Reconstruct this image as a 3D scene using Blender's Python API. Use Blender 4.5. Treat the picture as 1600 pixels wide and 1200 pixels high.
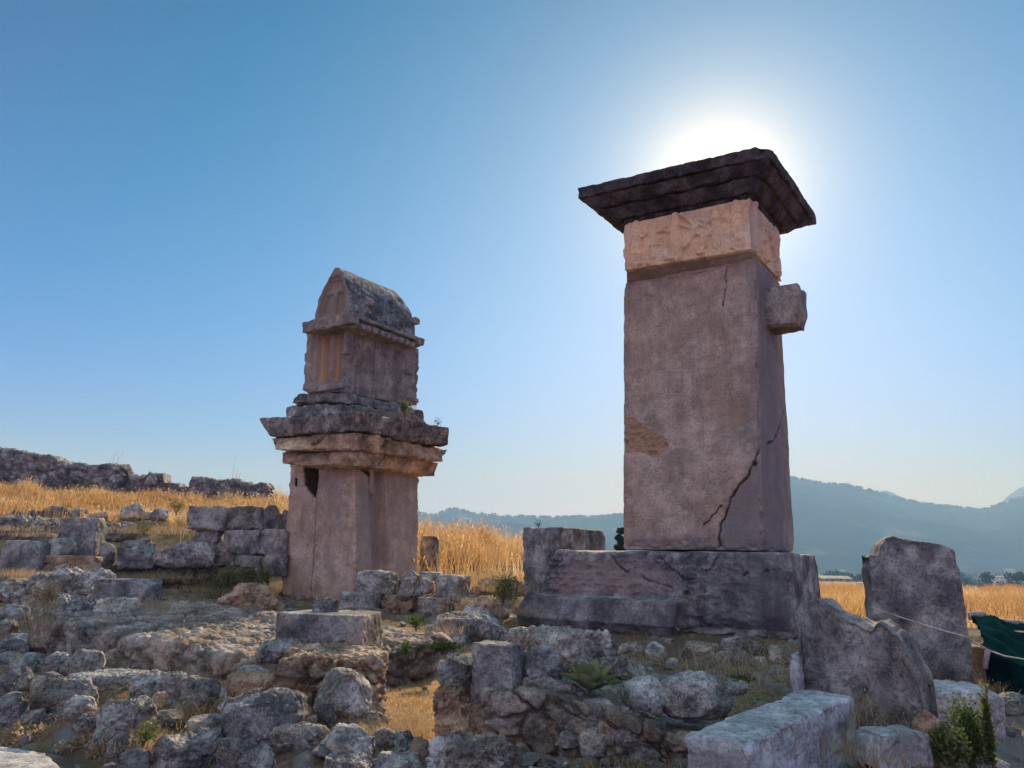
import bpy, math, random
import numpy as np
for o in list(bpy.data.objects): bpy.data.objects.remove(o)
scn = bpy.context.scene
COL = scn.collection
rad = math.radians
# ------------------------------------------------------------------ camera, sky, sun
# the eye is the world origin; +Y is the horizontal view direction, z is height relative to the eye
F = 1200.0; PITCH = rad(12.7); ROLL = rad(1.0)
cam = bpy.data.objects.new('camera', bpy.data.cameras.new('camera')); COL.objects.link(cam)
cam.data.sensor_width = 36; cam.data.lens = 36*F/1600
cam.data.clip_start = 0.1; cam.data.clip_end = 40000
from mathutils import Matrix
cam.matrix_world = Matrix.Rotation(math.pi/2+PITCH, 4, 'X') @ Matrix.Rotation(ROLL, 4, 'Z')
scn.camera = cam
scn.render.resolution_x = 1024; scn.render.resolution_y = 768
scn.view_settings.view_transform = 'Standard'; scn.view_settings.look = 'None'
scn.view_settings.exposure = 0.80; scn.view_settings.gamma = 1
HAZE_C = (0.26, 0.54, 1.0, 1); HAZE_D = 0.00056; HAZE_G = 0.0
SUN_AZ = rad(16.2); SUN_EL = rad(26.5)      # azimuth to the right of +Y
SUND = np.array([math.sin(SUN_AZ)*math.cos(SUN_EL), math.cos(SUN_AZ)*math.cos(SUN_EL), math.sin(SUN_EL)])
world = bpy.data.worlds.new('World'); scn.world = world; world.use_nodes = True
wt = world.node_tree; wt.nodes.clear()
sky = wt.nodes.new('ShaderNodeTexSky'); sky.sky_type = 'NISHITA'; sky.sun_disc = False
sky.sun_elevation = SUN_EL; sky.sun_rotation = SUN_AZ; sky.altitude = 60
sky.air_density = 1.0; sky.dust_density = 0.0; sky.ozone_density = 4.0
# clear-sky texture, tinted, plus the aureole round the sun and a pale horizon, all as functions of world direction
SKY_FILL_BACK = (0.34, 0.27, 0.17); SKY_FILL_TOP = (0.32, 0.56, 0.82); SKY_G3 = (0.219, 0.220, 0.292); SKY_T = (0.44, 0.80, 0.77); SKY_G1 = (0.261, 0.271, 0.239); SKY_G2 = (1.705, 1.297, 0.559); SKY_H = (-0.111, -0.538, 0.791); SKY_C = (-0.071, -0.103, -0.160)
def wm(op, a, b=0.0):
    n = wt.nodes.new('ShaderNodeMath'); n.operation = op
    for i, v in ((0, a), (1, b)):
        if isinstance(v, (int, float)): n.inputs[i].default_value = v
        else: wt.links.new(v, n.inputs[i])
    return n.outputs[0]
def wv(op, a, b):
    n = wt.nodes.new('ShaderNodeVectorMath'); n.operation = op
    for i, v in ((0, a), (1, b)):
        if isinstance(v, (tuple, list)): n.inputs[i].default_value = v
        elif isinstance(v, (int, float)): n.inputs['Scale'].default_value = v
        elif op == 'SCALE' and i == 1: wt.links.new(v, n.inputs['Scale'])
        else: wt.links.new(v, n.inputs[i])
    return n.outputs['Value'] if op == 'DOT_PRODUCT' else n.outputs[0]
wtc = wt.nodes.new('ShaderNodeTexCoord')
ang = wm('MULTIPLY', wm('ARCCOSINE', wm('MINIMUM', wv('DOT_PRODUCT', wtc.outputs['Generated'], tuple(float(v) for v in SUND)), 1.0)), 57.29578)
sepz = wt.nodes.new('ShaderNodeSeparateXYZ'); wt.links.new(wtc.outputs['Generated'], sepz.inputs[0])
elv = wm('MAXIMUM', wm('MULTIPLY', wm('ARCSINE', sepz.outputs[2]), 57.29578), 0.0)
g1 = wm('POWER', math.e, wm('MULTIPLY', ang, -1/12.0)); g2 = wm('POWER', math.e, wm('MULTIPLY', ang, -1/2.6))
gh = wm('POWER', math.e, wm('MULTIPLY', elv, -1/8.0))
skyc = wv('MULTIPLY', sky.outputs[0], SKY_T)
for g_, c_ in ((g1, SKY_G1), (g2, SKY_G2), (gh, SKY_H)):
    skyc = wv('ADD', skyc, wv('SCALE', tuple(v*10 for v in c_), g_))
skyc = wv('ADD', skyc, tuple(v*10 for v in SKY_C))
# fill light added to the unseen sky behind the camera, brightening shaded faces
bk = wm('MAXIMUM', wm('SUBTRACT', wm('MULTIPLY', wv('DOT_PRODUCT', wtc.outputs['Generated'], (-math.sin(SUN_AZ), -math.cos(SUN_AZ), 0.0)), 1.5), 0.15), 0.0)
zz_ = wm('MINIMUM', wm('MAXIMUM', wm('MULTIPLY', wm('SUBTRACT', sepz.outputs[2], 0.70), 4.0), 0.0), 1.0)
skyc = wv('ADD', skyc, wv('SCALE', tuple(v*10 for v in SKY_FILL_TOP), zz_))  # extra overhead brightness added out of view to lift shaded upward faces
low = (math.sin(SUN_AZ)*math.cos(rad(6)), math.cos(SUN_AZ)*math.cos(rad(6)), math.sin(rad(6)))
an2 = wm('MULTIPLY', wm('ARCCOSINE', wm('MINIMUM', wv('DOT_PRODUCT', wtc.outputs['Generated'], low), 1.0)), 57.29578/24.0)
skyc = wv('ADD', skyc, wv('SCALE', tuple(v*10 for v in SKY_G3), wm('POWER', math.e, wm('MULTIPLY', wm('MULTIPLY', an2, an2), -1.0))))
skyc = wv('ADD', skyc, wv('SCALE', tuple(v*10 for v in SKY_FILL_BACK), wm('MINIMUM', bk, 1.0)))
skyc = wv('MAXIMUM', skyc, (0.0, 0.0, 0.0))
bg = wt.nodes.new('ShaderNodeBackground'); bg.inputs[1].default_value = 0.1
wo = wt.nodes.new('ShaderNodeOutputWorld')
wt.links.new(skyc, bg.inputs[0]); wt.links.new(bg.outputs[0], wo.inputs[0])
sun = bpy.data.objects.new('sun', bpy.data.lights.new('sun', 'SUN')); COL.objects.link(sun)
sun.data.energy = 5.0; sun.data.angle = rad(0.53); sun.data.color = (1.0, 0.91, 0.79)
from mathutils import Vector
sun.rotation_euler = Vector(SUND).to_track_quat('Z', 'Y').to_euler()
sun.location = (0, 0, 60)

# ------------------------------------------------------------------ camera maths (only used to measure where things stand)
CF = np.array([0, math.cos(PITCH), math.sin(PITCH)])
def ray(px, py):
    x = (px-800)/F; y = -(py-600)/F
    c, s = math.cos(ROLL), math.sin(ROLL); x, y = c*x-s*y, s*x+c*y
    d = np.array([x, math.cos(PITCH)-y*math.sin(PITCH), math.sin(PITCH)+y*math.cos(PITCH)]); return d/d[1]
def proj(P):
    f = P[1]*math.cos(PITCH)+P[2]*math.sin(PITCH); u = -P[1]*math.sin(PITCH)+P[2]*math.cos(PITCH)
    x, y = P[0]/f, u/f; c, s = math.cos(ROLL), math.sin(ROLL); x, y = c*x+s*y, -s*x+c*y
    return 800+F*x, 600-F*y
def at(px, py, D): return ray(px, py)*D
def rect(cpx, cpy, lx, rx, D, th=34.0):
    """near corner point, left-face length, right-face length of an upright box turned by th"""
    C = at(cpx, cpy, D); t = rad(th)
    def solve(px, d):
        lo, hi = 0.01, 20
        for _ in range(50):
            m = (lo+hi)/2; x = proj(C+d*m)[0]
            if (x < px) == (d[0] < 0): hi = m
            else: lo = m
        return lo
    return C, solve(lx, np.array([-math.cos(t), math.sin(t), 0])), solve(rx, np.array([math.sin(t), math.cos(t), 0]))
TH = 34.0
E1 = np.array([math.cos(rad(TH)), -math.sin(rad(TH)), 0]); E2 = np.array([math.sin(rad(TH)), math.cos(rad(TH)), 0])

# ------------------------------------------------------------------ noise
def _h(ix, iy, iz, s):
    h = (ix.astype(np.int64)*73856093) ^ (iy.astype(np.int64)*19349663) ^ (iz.astype(np.int64)*83492791) ^ (int(s)*2654435761 & 0x7fffffff)
    h = h & 0xffffffff
    h = ((h ^ (h >> 15))*0x2c1b3c6d) & 0xffffffff; h = ((h ^ (h >> 12))*0x297a2d39) & 0xffffffff; h = h ^ (h >> 15)
    return (h & 0xffffff)/float(0xffffff)
def vnoise(P, s=0):
    I = np.floor(P); f = P-I; f = f*f*f*(f*(f*6-15)+10); I = I.astype(np.int64)
    r = 0
    for dx in (0, 1):
        wx = f[:, 0] if dx else 1-f[:, 0]
        for dy in (0, 1):
            wy = f[:, 1] if dy else 1-f[:, 1]
            for dz in (0, 1):
                wz = f[:, 2] if dz else 1-f[:, 2]
                r = r+wx*wy*wz*_h(I[:, 0]+dx, I[:, 1]+dy, I[:, 2]+dz, s)
    return r*2-1
RM = np.array([[0.36, 0.48, -0.8], [-0.8, 0.6, 0], [0.48, 0.64, 0.6]])
def fbm(P, octv=4, s=0, gain=0.5, ridged=False):
    a, t, r = 1.0, 0, 0; P = P.copy()
    for i in range(octv):
        n = vnoise(P, s+i*17)
        if ridged: n = 1-2*np.abs(n)
        r = r+a*n; t += a; a *= gain; P = (P @ RM.T)*2.03+11.3
    return r/t
def voro(P, s=0, jit=0.9):
    I = np.floor(P).astype(np.int64); F1 = np.full(len(P), 9.0); F2 = F1.copy(); cid = np.zeros(len(P))
    for dx in (-1, 0, 1):
        for dy in (-1, 0, 1):
            for dz in (-1, 0, 1):
                C = I+np.array([dx, dy, dz])
                q = np.stack([_h(C[:, 0], C[:, 1], C[:, 2], s+k) for k in (1, 2, 3)], 1)
                d = np.linalg.norm(C+0.5+(q-0.5)*jit-P, axis=1); c = _h(C[:, 0], C[:, 1], C[:, 2], s+9)
                m = d < F1
                F2 = np.where(m, F1, np.minimum(F2, d)); cid = np.where(m, c, cid); F1 = np.where(m, d, F1)
    return F1, F2, cid
def sstep(a, b, x):
    t = np.clip((x-a)/(b-a), 0, 1); return t*t*(3-2*t)

# ------------------------------------------------------------------ mesh building
def mesh_np(name, V, faces, smooth=True, attrs=None):
    """faces: list of (n,k) index arrays"""
    me = bpy.data.meshes.new(name); V = np.asarray(V, np.float32)
    me.vertices.add(len(V)); me.vertices.foreach_set('co', V.ravel())
    loops = np.concatenate([f.ravel() for f in faces]).astype(np.int32)
    tot = np.concatenate([np.full(len(f), f.shape[1]) for f in faces]).astype(np.int32)
    st = np.concatenate([[0], np.cumsum(tot)[:-1]]).astype(np.int32)
    me.loops.add(len(loops)); me.loops.foreach_set('vertex_index', loops)
    me.polygons.add(len(tot)); me.polygons.foreach_set('loop_start', st)
    try: me.polygons.foreach_set('loop_total', tot)
    except Exception: pass
    me.polygons.foreach_set('use_smooth', np.full(len(tot), smooth))
    if attrs:
        for k, v in attrs.items():
            a = me.attributes.new(k, 'FLOAT', 'POINT'); a.data.foreach_set('value', np.asarray(v, np.float32))
    me.update(calc_edges=True); me.validate()
    return me
def link(name, me, mat=None, loc=(0, 0, 0), rotz=0.0, parent=None):
    o = bpy.data.objects.new(name, me); COL.objects.link(o)
    if mat is not None and me is not None: me.materials.append(mat)
    o.location = [float(v) for v in loc]; o.rotation_euler = (0, 0, rotz)
    if parent is not None:
        o.parent = parent
    return o
def tag(o, label=None, cat=None, group=None, kind=None):
    if label: o['label'] = label
    if cat: o['category'] = cat
    if group: o['group'] = group
    if kind: o['kind'] = kind
    return o
def gridbox(sx, sy, sz, res, nmin=3, nmax=400):
    n = [int(np.clip(round(s/res), nmin, nmax)) for s in (sx, sy, sz)]
    vs, fs, off = [], [], 0
    L = [np.linspace(-s/2, s/2, k+1) for s, k in zip((sx, sy, sz), n)]
    for ax in range(3):
        a, b = (ax+1) % 3, (ax+2) % 3
        A, B = np.meshgrid(L[a], L[b], indexing='ij')
        for sg in (-1, 1):
            P = np.zeros((A.size, 3)); P[:, a] = A.ravel(); P[:, b] = B.ravel(); P[:, ax] = sg*(sx, sy, sz)[ax]/2
            i = np.arange(A.size).reshape(A.shape)
            q = np.stack([i[:-1, :-1], i[1:, :-1], i[1:, 1:], i[:-1, 1:]], -1).reshape(-1, 4)
            if sg < 0: q = q[:, ::-1]
            vs.append(P); fs.append(q+off); off += A.size
    V = np.concatenate(vs); Fc = np.concatenate(fs)
    key = np.round(V/1e-5).astype(np.int64)
    _, idx, inv = np.unique(key, axis=0, return_index=True, return_inverse=True)
    return V[idx], inv.reshape(-1)[Fc]
def stone_mesh(name, size, res=0.04, rnd=0.03, mix=0.0, rough=0.01, freq=2.0, chops=0, chopd=0.8, chip=0.0, seed=0,
               pre=None, disp=None, post=None, ridge=0.0, nmax=400, nmin=6, fine=0.0, crease=0.0, cfreq=None):
    sx, sy, sz = size; h = np.array([sx, sy, sz])/2
    P, Fc = gridbox(sx, sy, sz, res, nmin, nmax)
    rng = np.random.RandomState(seed)
    r = min(rnd, min(h)*0.95)
    q = np.clip(P, -h+r, h-r); d = P-q; ln = np.maximum(np.linalg.norm(d, axis=1, keepdims=True), 1e-9); N = d/ln
    P = q+N*r
    if mix > 0:
        u = P/h; x2, y2, z2 = (u**2).T
        s = np.stack([u[:, 0]*np.sqrt(np.maximum(1-y2/2-z2/2+y2*z2/3, 0)), u[:, 1]*np.sqrt(np.maximum(1-z2/2-x2/2+z2*x2/3, 0)), u[:, 2]*np.sqrt(np.maximum(1-x2/2-y2/2+x2*y2/3, 0))], 1)
        P = (1-mix)*P+mix*s*h
        Ns = s/h*h.min(); Ns /= np.maximum(np.linalg.norm(Ns, axis=1, keepdims=True), 1e-9)
        N = (1-mix)*N+mix*Ns; N /= np.maximum(np.linalg.norm(N, axis=1, keepdims=True), 1e-9)
    for k in range(chops):
        n = rng.normal(size=3); n /= np.linalg.norm(n)
        if n[2] < -0.3: n[2] *= -1
        sup = np.abs(n*h).sum(); c = sup*(chopd-(0.16*rng.rand())) if mix < 0.3 else np.linalg.norm(n*h)*(chopd+0.12*rng.rand())
        t = P@n-c; m = t > 0
        P = P-np.outer(np.where(m, t*0.93, 0), n)
        N = np.where(m[:, None], N*0.3+n*0.7, N)
    N /= np.maximum(np.linalg.norm(N, axis=1, keepdims=True), 1e-9)
    off = rng.rand(3)*100
    D = np.zeros(len(P))
    if rough > 0: D += rough*fbm(P*freq+off, 5, seed)
    if ridge > 0: D += ridge*(fbm(P*freq*1.7+off+5, 4, seed+5, ridged=True)-0.2)
    if fine > 0: D += fine*fbm(P*freq*7+off+9, 3, seed+8, gain=0.6)
    if crease > 0:
        cf = cfreq or freq*1.1; Wp = P*cf+off+3; Wp = Wp+0.55*np.stack([vnoise(Wp*1.7, seed+61), vnoise(Wp*1.7+7, seed+62), vnoise(Wp*1.7+17, seed+63)], 1)
        c1_ = np.clip(1-np.abs(vnoise(Wp, seed+70))*7, 0, 1)**1.5; c2_ = np.clip(1-np.abs(vnoise(Wp*2.3+31, seed+71))*5, 0, 1)**1.5
        D -= crease*(c1_+0.5*c2_)
    if chip > 0:
        e = np.sort(np.abs(P)/h, axis=1)[:, 1]; e = sstep(1-0.35*min(1, 0.25/max(h.min(), .01)), 1, e)
        D -= chip*e*np.maximum(0, fbm(P*5+off+20, 3, seed+3)*1.6+0.25)
    at_ = None
    if disp is not None:
        rr = disp(P+np.array([0, 0, sz/2]), N)
        if isinstance(rr, tuple): D += rr[0]; at_ = rr[1]
        else: D += rr
    P = P+N*D[:, None]; P[:, 2] += sz/2
    if post is not None: P = post(P)
    if at_ and 'cut' in at_:
        Fc = Fc[at_.pop('cut')[Fc].mean(1) < 0.5]
    return mesh_np(name, P, [Fc], True, at_)

# ------------------------------------------------------------------ materials
class NT:
    def __init__(s, name):
        s.m = bpy.data.materials.new(name); s.m.use_nodes = True; s.t = s.m.node_tree; s.t.nodes.clear()
        s.out = s.t.nodes.new('ShaderNodeOutputMaterial'); s.b = s.n('ShaderNodeBsdfPrincipled')
        s.t.links.new(s.b.outputs[0], s.out.inputs[0])
        s.b.inputs['Specular IOR Level'].default_value = 0.1; s.b.inputs['Roughness'].default_value = 0.85
        s.tc = s.n('ShaderNodeTexCoord'); s.oi = s.n('ShaderNodeObjectInfo')
    def n(s, t, **k):
        x = s.t.nodes.new(t)
        for a, b in k.items(): setattr(x, a, b)
        return x
    def l(s, a, b): s.t.links.new(a, b)
    def vec(s, sc=(1, 1, 1), loc=(0, 0, 0)):
        m = s.n('ShaderNodeMapping'); m.inputs['Scale'].default_value = sc; m.inputs['Location'].default_value = loc; s.l(s.tc.outputs['Object'], m.inputs[0]); return m.outputs[0]
    def w(s, k=37.0):
        m = s.n('ShaderNodeMath', operation='MULTIPLY'); s.l(s.oi.outputs['Random'], m.inputs[0]); m.inputs[1].default_value = k; return m.outputs[0]
    def noise(s, scale, detail=6, rough=0.55, vec=None, dist=0.0, off=0):
        x = s.n('ShaderNodeTexNoise', noise_dimensions='4D'); x.inputs['Scale'].default_value = scale; x.inputs['Detail'].default_value = detail
        x.inputs['Roughness'].default_value = rough; x.inputs['Distortion'].default_value = dist
        s.l(vec if vec is not None else s.vec(loc=(off, off*.7, -off)), x.inputs['Vector']); s.l(s.w(), x.inputs['W']); return x.outputs[0]
    def ramp(s, f, stops):
        r = s.n('ShaderNodeValToRGB'); e = r.color_ramp.elements
        while len(e) < len(stops): e.new(0.5)
        for i, (p, c) in enumerate(stops):
            e[i].position = p; e[i].color = (c, c, c, 1) if not hasattr(c, '__len__') else (*c, 1)
        s.l(f, r.inputs[0]); return r.outputs[0]
    def mix(s, f, a, b, mode='MIX'):
        x = s.n('ShaderNodeMix', data_type='RGBA', blend_type=mode)
        for i, v in ((0, f), (6, a), (7, b)):
            if isinstance(v, (int, float)): x.inputs[i].default_value = v
            elif isinstance(v, tuple): x.inputs[i].default_value = (*v, 1)
            else: s.l(v, x.inputs[i])
        return x.outputs[2]
    def math(s, op, a, b=0.0):
        x = s.n('ShaderNodeMath', operation=op)
        for i, v in ((0, a), (1, b)):
            if isinstance(v, (int, float)): x.inputs[i].default_value = v
            else: s.l(v, x.inputs[i])
        return x.outputs[0]
    def attr(s, nm):
        a = s.n('ShaderNodeAttribute', attribute_name=nm); return a.outputs['Fac']
    def bump(s, h, dist=0.01, strength=1.0, prev=None):
        b = s.n('ShaderNodeBump'); b.inputs['Distance'].default_value = dist; b.inputs['Strength'].default_value = strength
        s.l(h, b.inputs['Height'])
        if prev is not None: s.l(prev, b.inputs['Normal'])
        return b.outputs[0]
    def done(s, col, nrm=None):
        if isinstance(col, tuple): s.b.inputs['Base Color'].default_value = (*col, 1)
        else: s.l(col, s.b.inputs['Base Color'])
        if nrm is not None: s.l(nrm, s.b.inputs['Normal'])
        return s.m

def stone_mat(name, base, light, warm, dark=(0.06, 0.06, 0.065), warm_amt=0.5, dark_amt=0.45, lichen=0.3, sc=1.0, bump=0.012, streak=0.0, attrs=(), tool=0.0, cell=False, pits=0.3, var=0.75):
    t = NT(name)
    n1 = t.noise(1.3*sc, 8, 0.6); n2 = t.noise(3.1*sc, 7, 0.62, off=3); n3 = t.noise(7*sc, 8, 0.65, off=7); n4 = t.noise(26*sc, 6, 0.7, off=9)
    c = t.mix(t.ramp(n2, [(0.44, 0.0), (0.56, 1.0)]), base, light)
    c = t.mix(t.math('MULTIPLY', t.ramp(n1, [(0.45, 0.0), (0.55, 1.0)]), warm_amt), c, warm)
    if cell:
        cv = t.attr('cell'); c = t.mix(t.math('MULTIPLY', t.ramp(cv, [(0.3, 0.0), (0.9, 1.0)]), 0.55), c, warm)
        c = t.mix(t.math('MULTIPLY', t.ramp(cv, [(0.0, 1.0), (0.35, 0.0)]), 0.5), c, dark)
        c = t.mix(t.math('MULTIPLY', t.attr('gap'), 0.8), c, (warm[0]*0.6, warm[1]*0.52, warm[2]*0.42))
    if streak > 0:
        sn = t.noise(1.0, 6, 0.6, vec=t.vec((6*sc, 6*sc, 0.5*sc)))
        c = t.mix(t.math('MULTIPLY', t.ramp(sn, [(0.49, 0.0), (0.58, 1.0)]), streak), c, dark)
        sn2 = t.noise(1.0, 5, 0.6, vec=t.vec((9*sc, 9*sc, 0.7*sc), (4, 2, 1)))
        c = t.mix(t.math('MULTIPLY', t.ramp(sn2, [(0.54, 0.0), (0.6, 1.0)]), streak*0.5), c, light)
    c = t.mix(t.math('MULTIPLY', t.ramp(n3, [(0.51, 0.0), (0.59, 1.0)]), dark_amt), c, dark)
    c = t.mix(t.math('MULTIPLY', t.ramp(n4, [(0.42, 1.0), (0.49, 0.0)]), 0.30+dark_amt*0.6), c, dark)
    c = t.mix(t.math('MULTIPLY', t.ramp(t.noise(60*sc, 5, 0.7, off=31), [(0.52, 0.0), (0.58, 1.0)]), 0.22+dark_amt*0.5), c, tuple(min(.7, v*1.25) for v in light))
    if lichen > 0:
        v = t.n('ShaderNodeTexVoronoi', voronoi_dimensions='4D'); v.inputs['Scale'].default_value = 9*sc; t.l(t.w(), v.inputs['W']); t.l(t.vec(loc=(1, 5, 2)), v.inputs['Vector'])
        d = t.math('ADD', v.outputs['Distance'], t.math('MULTIPLY', t.noise(30*sc, 4, .6), 0.35))
        reg = t.ramp(t.noise(2.2*sc, 4, 0.6, off=13), [(0.47, 0.0), (0.54, 1.0)])
        m = t.math('MULTIPLY', t.ramp(d, [(0.30, 1.0), (0.40, 0.0)]), reg)
        c = t.mix(t.math('MULTIPLY', m, lichen), c, (0.55, 0.54, 0.50))
    vr = t.ramp(t.noise(2.1*sc, 10, 0.68, off=41), [(0.41, 0.40), (0.5, 1.0), (0.58, 1.75)]); c = t.mix(var, c, vr, 'MULTIPLY')
    for an, col, amt in attrs:
        c = t.mix(t.math('MULTIPLY', t.attr(an), amt), c, col)
    h = t.math('ADD', t.math('MULTIPLY', t.noise(9*sc, 10, 0.62, off=21), 1.0), t.math('MULTIPLY', t.noise(45*sc, 6, 0.75, off=22), 0.55))
    nr = t.bump(h, bump*3.2, 1.0)
    if pits > 0:
        v2 = t.n('ShaderNodeTexVoronoi'); v2.inputs['Scale'].default_value = 34*sc; t.l(t.vec(loc=(3, 3, 3)), v2.inputs['Vector'])
        nr = t.bump(t.ramp(v2.outputs['Distance'], [(0.0, 0.0), (0.35, 1.0)]), bump*pits, 1.0, nr)
    if tool > 0:
        tn = t.noise(1.0, 4, 0.6, vec=t.vec((6, 6, 42)))
        nr = t.bump(tn, tool, 1.0, nr)
        tn2 = t.noise(1.0, 3, 0.6, vec=t.vec((5, 5, 34), (3, 1, 8)))
        c = t.mix(t.math('MULTIPLY', t.ramp(tn2, [(0.5, 0.0), (0.72, 1.0)]), 0.38), c, tuple(x*0.5 for x in base))
    return t.done(c, nr)

M = {}
M['rock'] = stone_mat('grey_limestone', (0.24, 0.228, 0.20), (0.46, 0.435, 0.38), (0.38, 0.27, 0.18), warm_amt=0.6, dark_amt=0.6, lichen=0.55, bump=0.012)
M['rock_pale'] = stone_mat('pale_limestone', (0.36, 0.335, 0.29), (0.56, 0.53, 0.46), (0.43, 0.32, 0.22), warm_amt=0.5, dark_amt=0.5, lichen=0.4, bump=0.012)
M['rock_warm'] = stone_mat('ochre_limestone', (0.36, 0.25, 0.16), (0.48, 0.35, 0.24), (0.42, 0.24, 0.13), warm_amt=0.6, dark_amt=0.3, lichen=0.15, bump=0.012)
M['rock_dark'] = stone_mat('dark_limestone', (0.135, 0.13, 0.118), (0.32, 0.305, 0.27), (0.26, 0.19, 0.14), warm_amt=0.4, dark_amt=0.55, lichen=0.5, bump=0.012)
M['block'] = stone_mat('weathered_block', (0.175, 0.17, 0.155), (0.31, 0.295, 0.265), (0.32, 0.235, 0.175), warm_amt=0.5, dark_amt=0.45, lichen=0.5, bump=0.006, streak=0.3)
M['wallstone'] = stone_mat('dry_wall_stone', (0.21, 0.205, 0.20), (0.36, 0.34, 0.32), (0.32, 0.25, 0.18), warm_amt=0.4, dark_amt=0.45, lichen=0.3, bump=0.02, cell=True)
M['rubble'] = stone_mat('mortared_rubble', (0.24, 0.22, 0.19), (0.42, 0.395, 0.34), (0.38, 0.26, 0.17), warm_amt=0.6, dark_amt=0.35, lichen=0.3, bump=0.014, cell=True)
GREY = (0.17, 0.165, 0.175); ORANGE = (0.42, 0.25, 0.14); BLACK = (0.02, 0.02, 0.02); PALE = (0.5, 0.46, 0.42)
M['shaft'] = stone_mat('pink_brown_stone', (0.42, 0.31, 0.245), (0.50, 0.385, 0.31), (0.45, 0.30, 0.21), warm_amt=0.5, dark_amt=0.14, lichen=0.35, bump=0.004, tool=0.008, pits=0.9, streak=0.18, var=0.28, attrs=(('grey', GREY, 0.8), ('orange', ORANGE, 0.75), ('pale', PALE, 0.5), ('crack', (.05, .04, .035), 0.7)))
M['shaft2'] = stone_mat('pink_tooled_stone', (0.54, 0.38, 0.28), (0.62, 0.46, 0.35), (0.60, 0.38, 0.24), warm_amt=0.6, dark_amt=0.16, lichen=0.15, bump=0.004, tool=0.005, pits=0.7, streak=0.15, var=0.28, attrs=(('grey', (0.20, 0.185, 0.18), 0.75), ('orange', ORANGE, 0.6), ('crack', BLACK, 0.85)))
M['base'] = stone_mat('grey_base_stone', (0.165, 0.158, 0.15), (0.34, 0.325, 0.305), (0.33, 0.25, 0.21), warm_amt=0.35, dark_amt=0.3, lichen=0.15, bump=0.008, streak=0.6, tool=0.003, var=0.8, attrs=(('orange', (0.33, 0.24, 0.21), 0.75), ('grey', (0.12, 0.12, 0.135), 0.7), ('crack', (.05, .045, .045), 0.55)))
M['frieze'] = stone_mat('ochre_relief_stone', (0.80, 0.54, 0.36), (0.83, 0.58, 0.41), (0.82, 0.49, 0.28), dark=(0.26, 0.14, 0.08), warm_amt=0.6, dark_amt=0.12, lichen=0.0, var=0.15, bump=0.004, pits=0.4, attrs=(('grey', (0.36, 0.33, 0.31), 0.7),))
M['cap'] = stone_mat('black_stained_stone', (0.055, 0.045, 0.048), (0.10, 0.08, 0.08), (0.10, 0.07, 0.055), dark=(0.02, 0.018, 0.02), warm_amt=0.4, dark_amt=0.5, lichen=0.1, bump=0.012)
M['lichen_slab'] = stone_mat('lichened_slab', (0.20, 0.17, 0.16), (0.34, 0.29, 0.26), (0.30, 0.21, 0.16), dark=(0.035, 0.035, 0.04), warm_amt=0.5, dark_amt=0.8, lichen=0.35, sc=1.0, bump=0.016, streak=0.3)
M['corbel'] = stone_mat('buff_corbel_stone', (0.42, 0.27, 0.165), (0.56, 0.40, 0.26), (0.58, 0.31, 0.14), warm_amt=0.6, dark_amt=0.3, lichen=0.1, bump=0.008, streak=0.25, attrs=(('crack', BLACK, 0.8),))
M['chest'] = stone_mat('grey_chest_stone', (0.25, 0.21, 0.185), (0.37, 0.32, 0.28), (0.36, 0.245, 0.17), warm_amt=0.4, dark_amt=0.35, lichen=0.2, bump=0.006, streak=0.35, var=0.4, attrs=(('orange', (0.66, 0.36, 0.17), 0.85), ('warm', (0.36, 0.25, 0.18), 0.7)))
M['roof'] = stone_mat('lichened_roof_stone', (0.13, 0.13, 0.135), (0.30, 0.29, 0.28), (0.22, 0.18, 0.15), dark=(0.03, 0.03, 0.035), warm_amt=0.25, dark_amt=0.8, lichen=0.7, sc=1.3, bump=0.016, attrs=(('warm', (0.38, 0.27, 0.20), 0.75),))

# ------------------------------------------------------------------ the lie of the land
TS = np.array([-1.2, -0.67, -0.5, -0.3, -0.1, 0.0, 0.12, 0.4, 0.8, 1.4])
YS = np.array([-60, 0, 5, 7, 10, 14, 19, 20.5, 22.5, 24.5, 28, 40, 48, 62, 90, 150, 260, 1e5])
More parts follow.
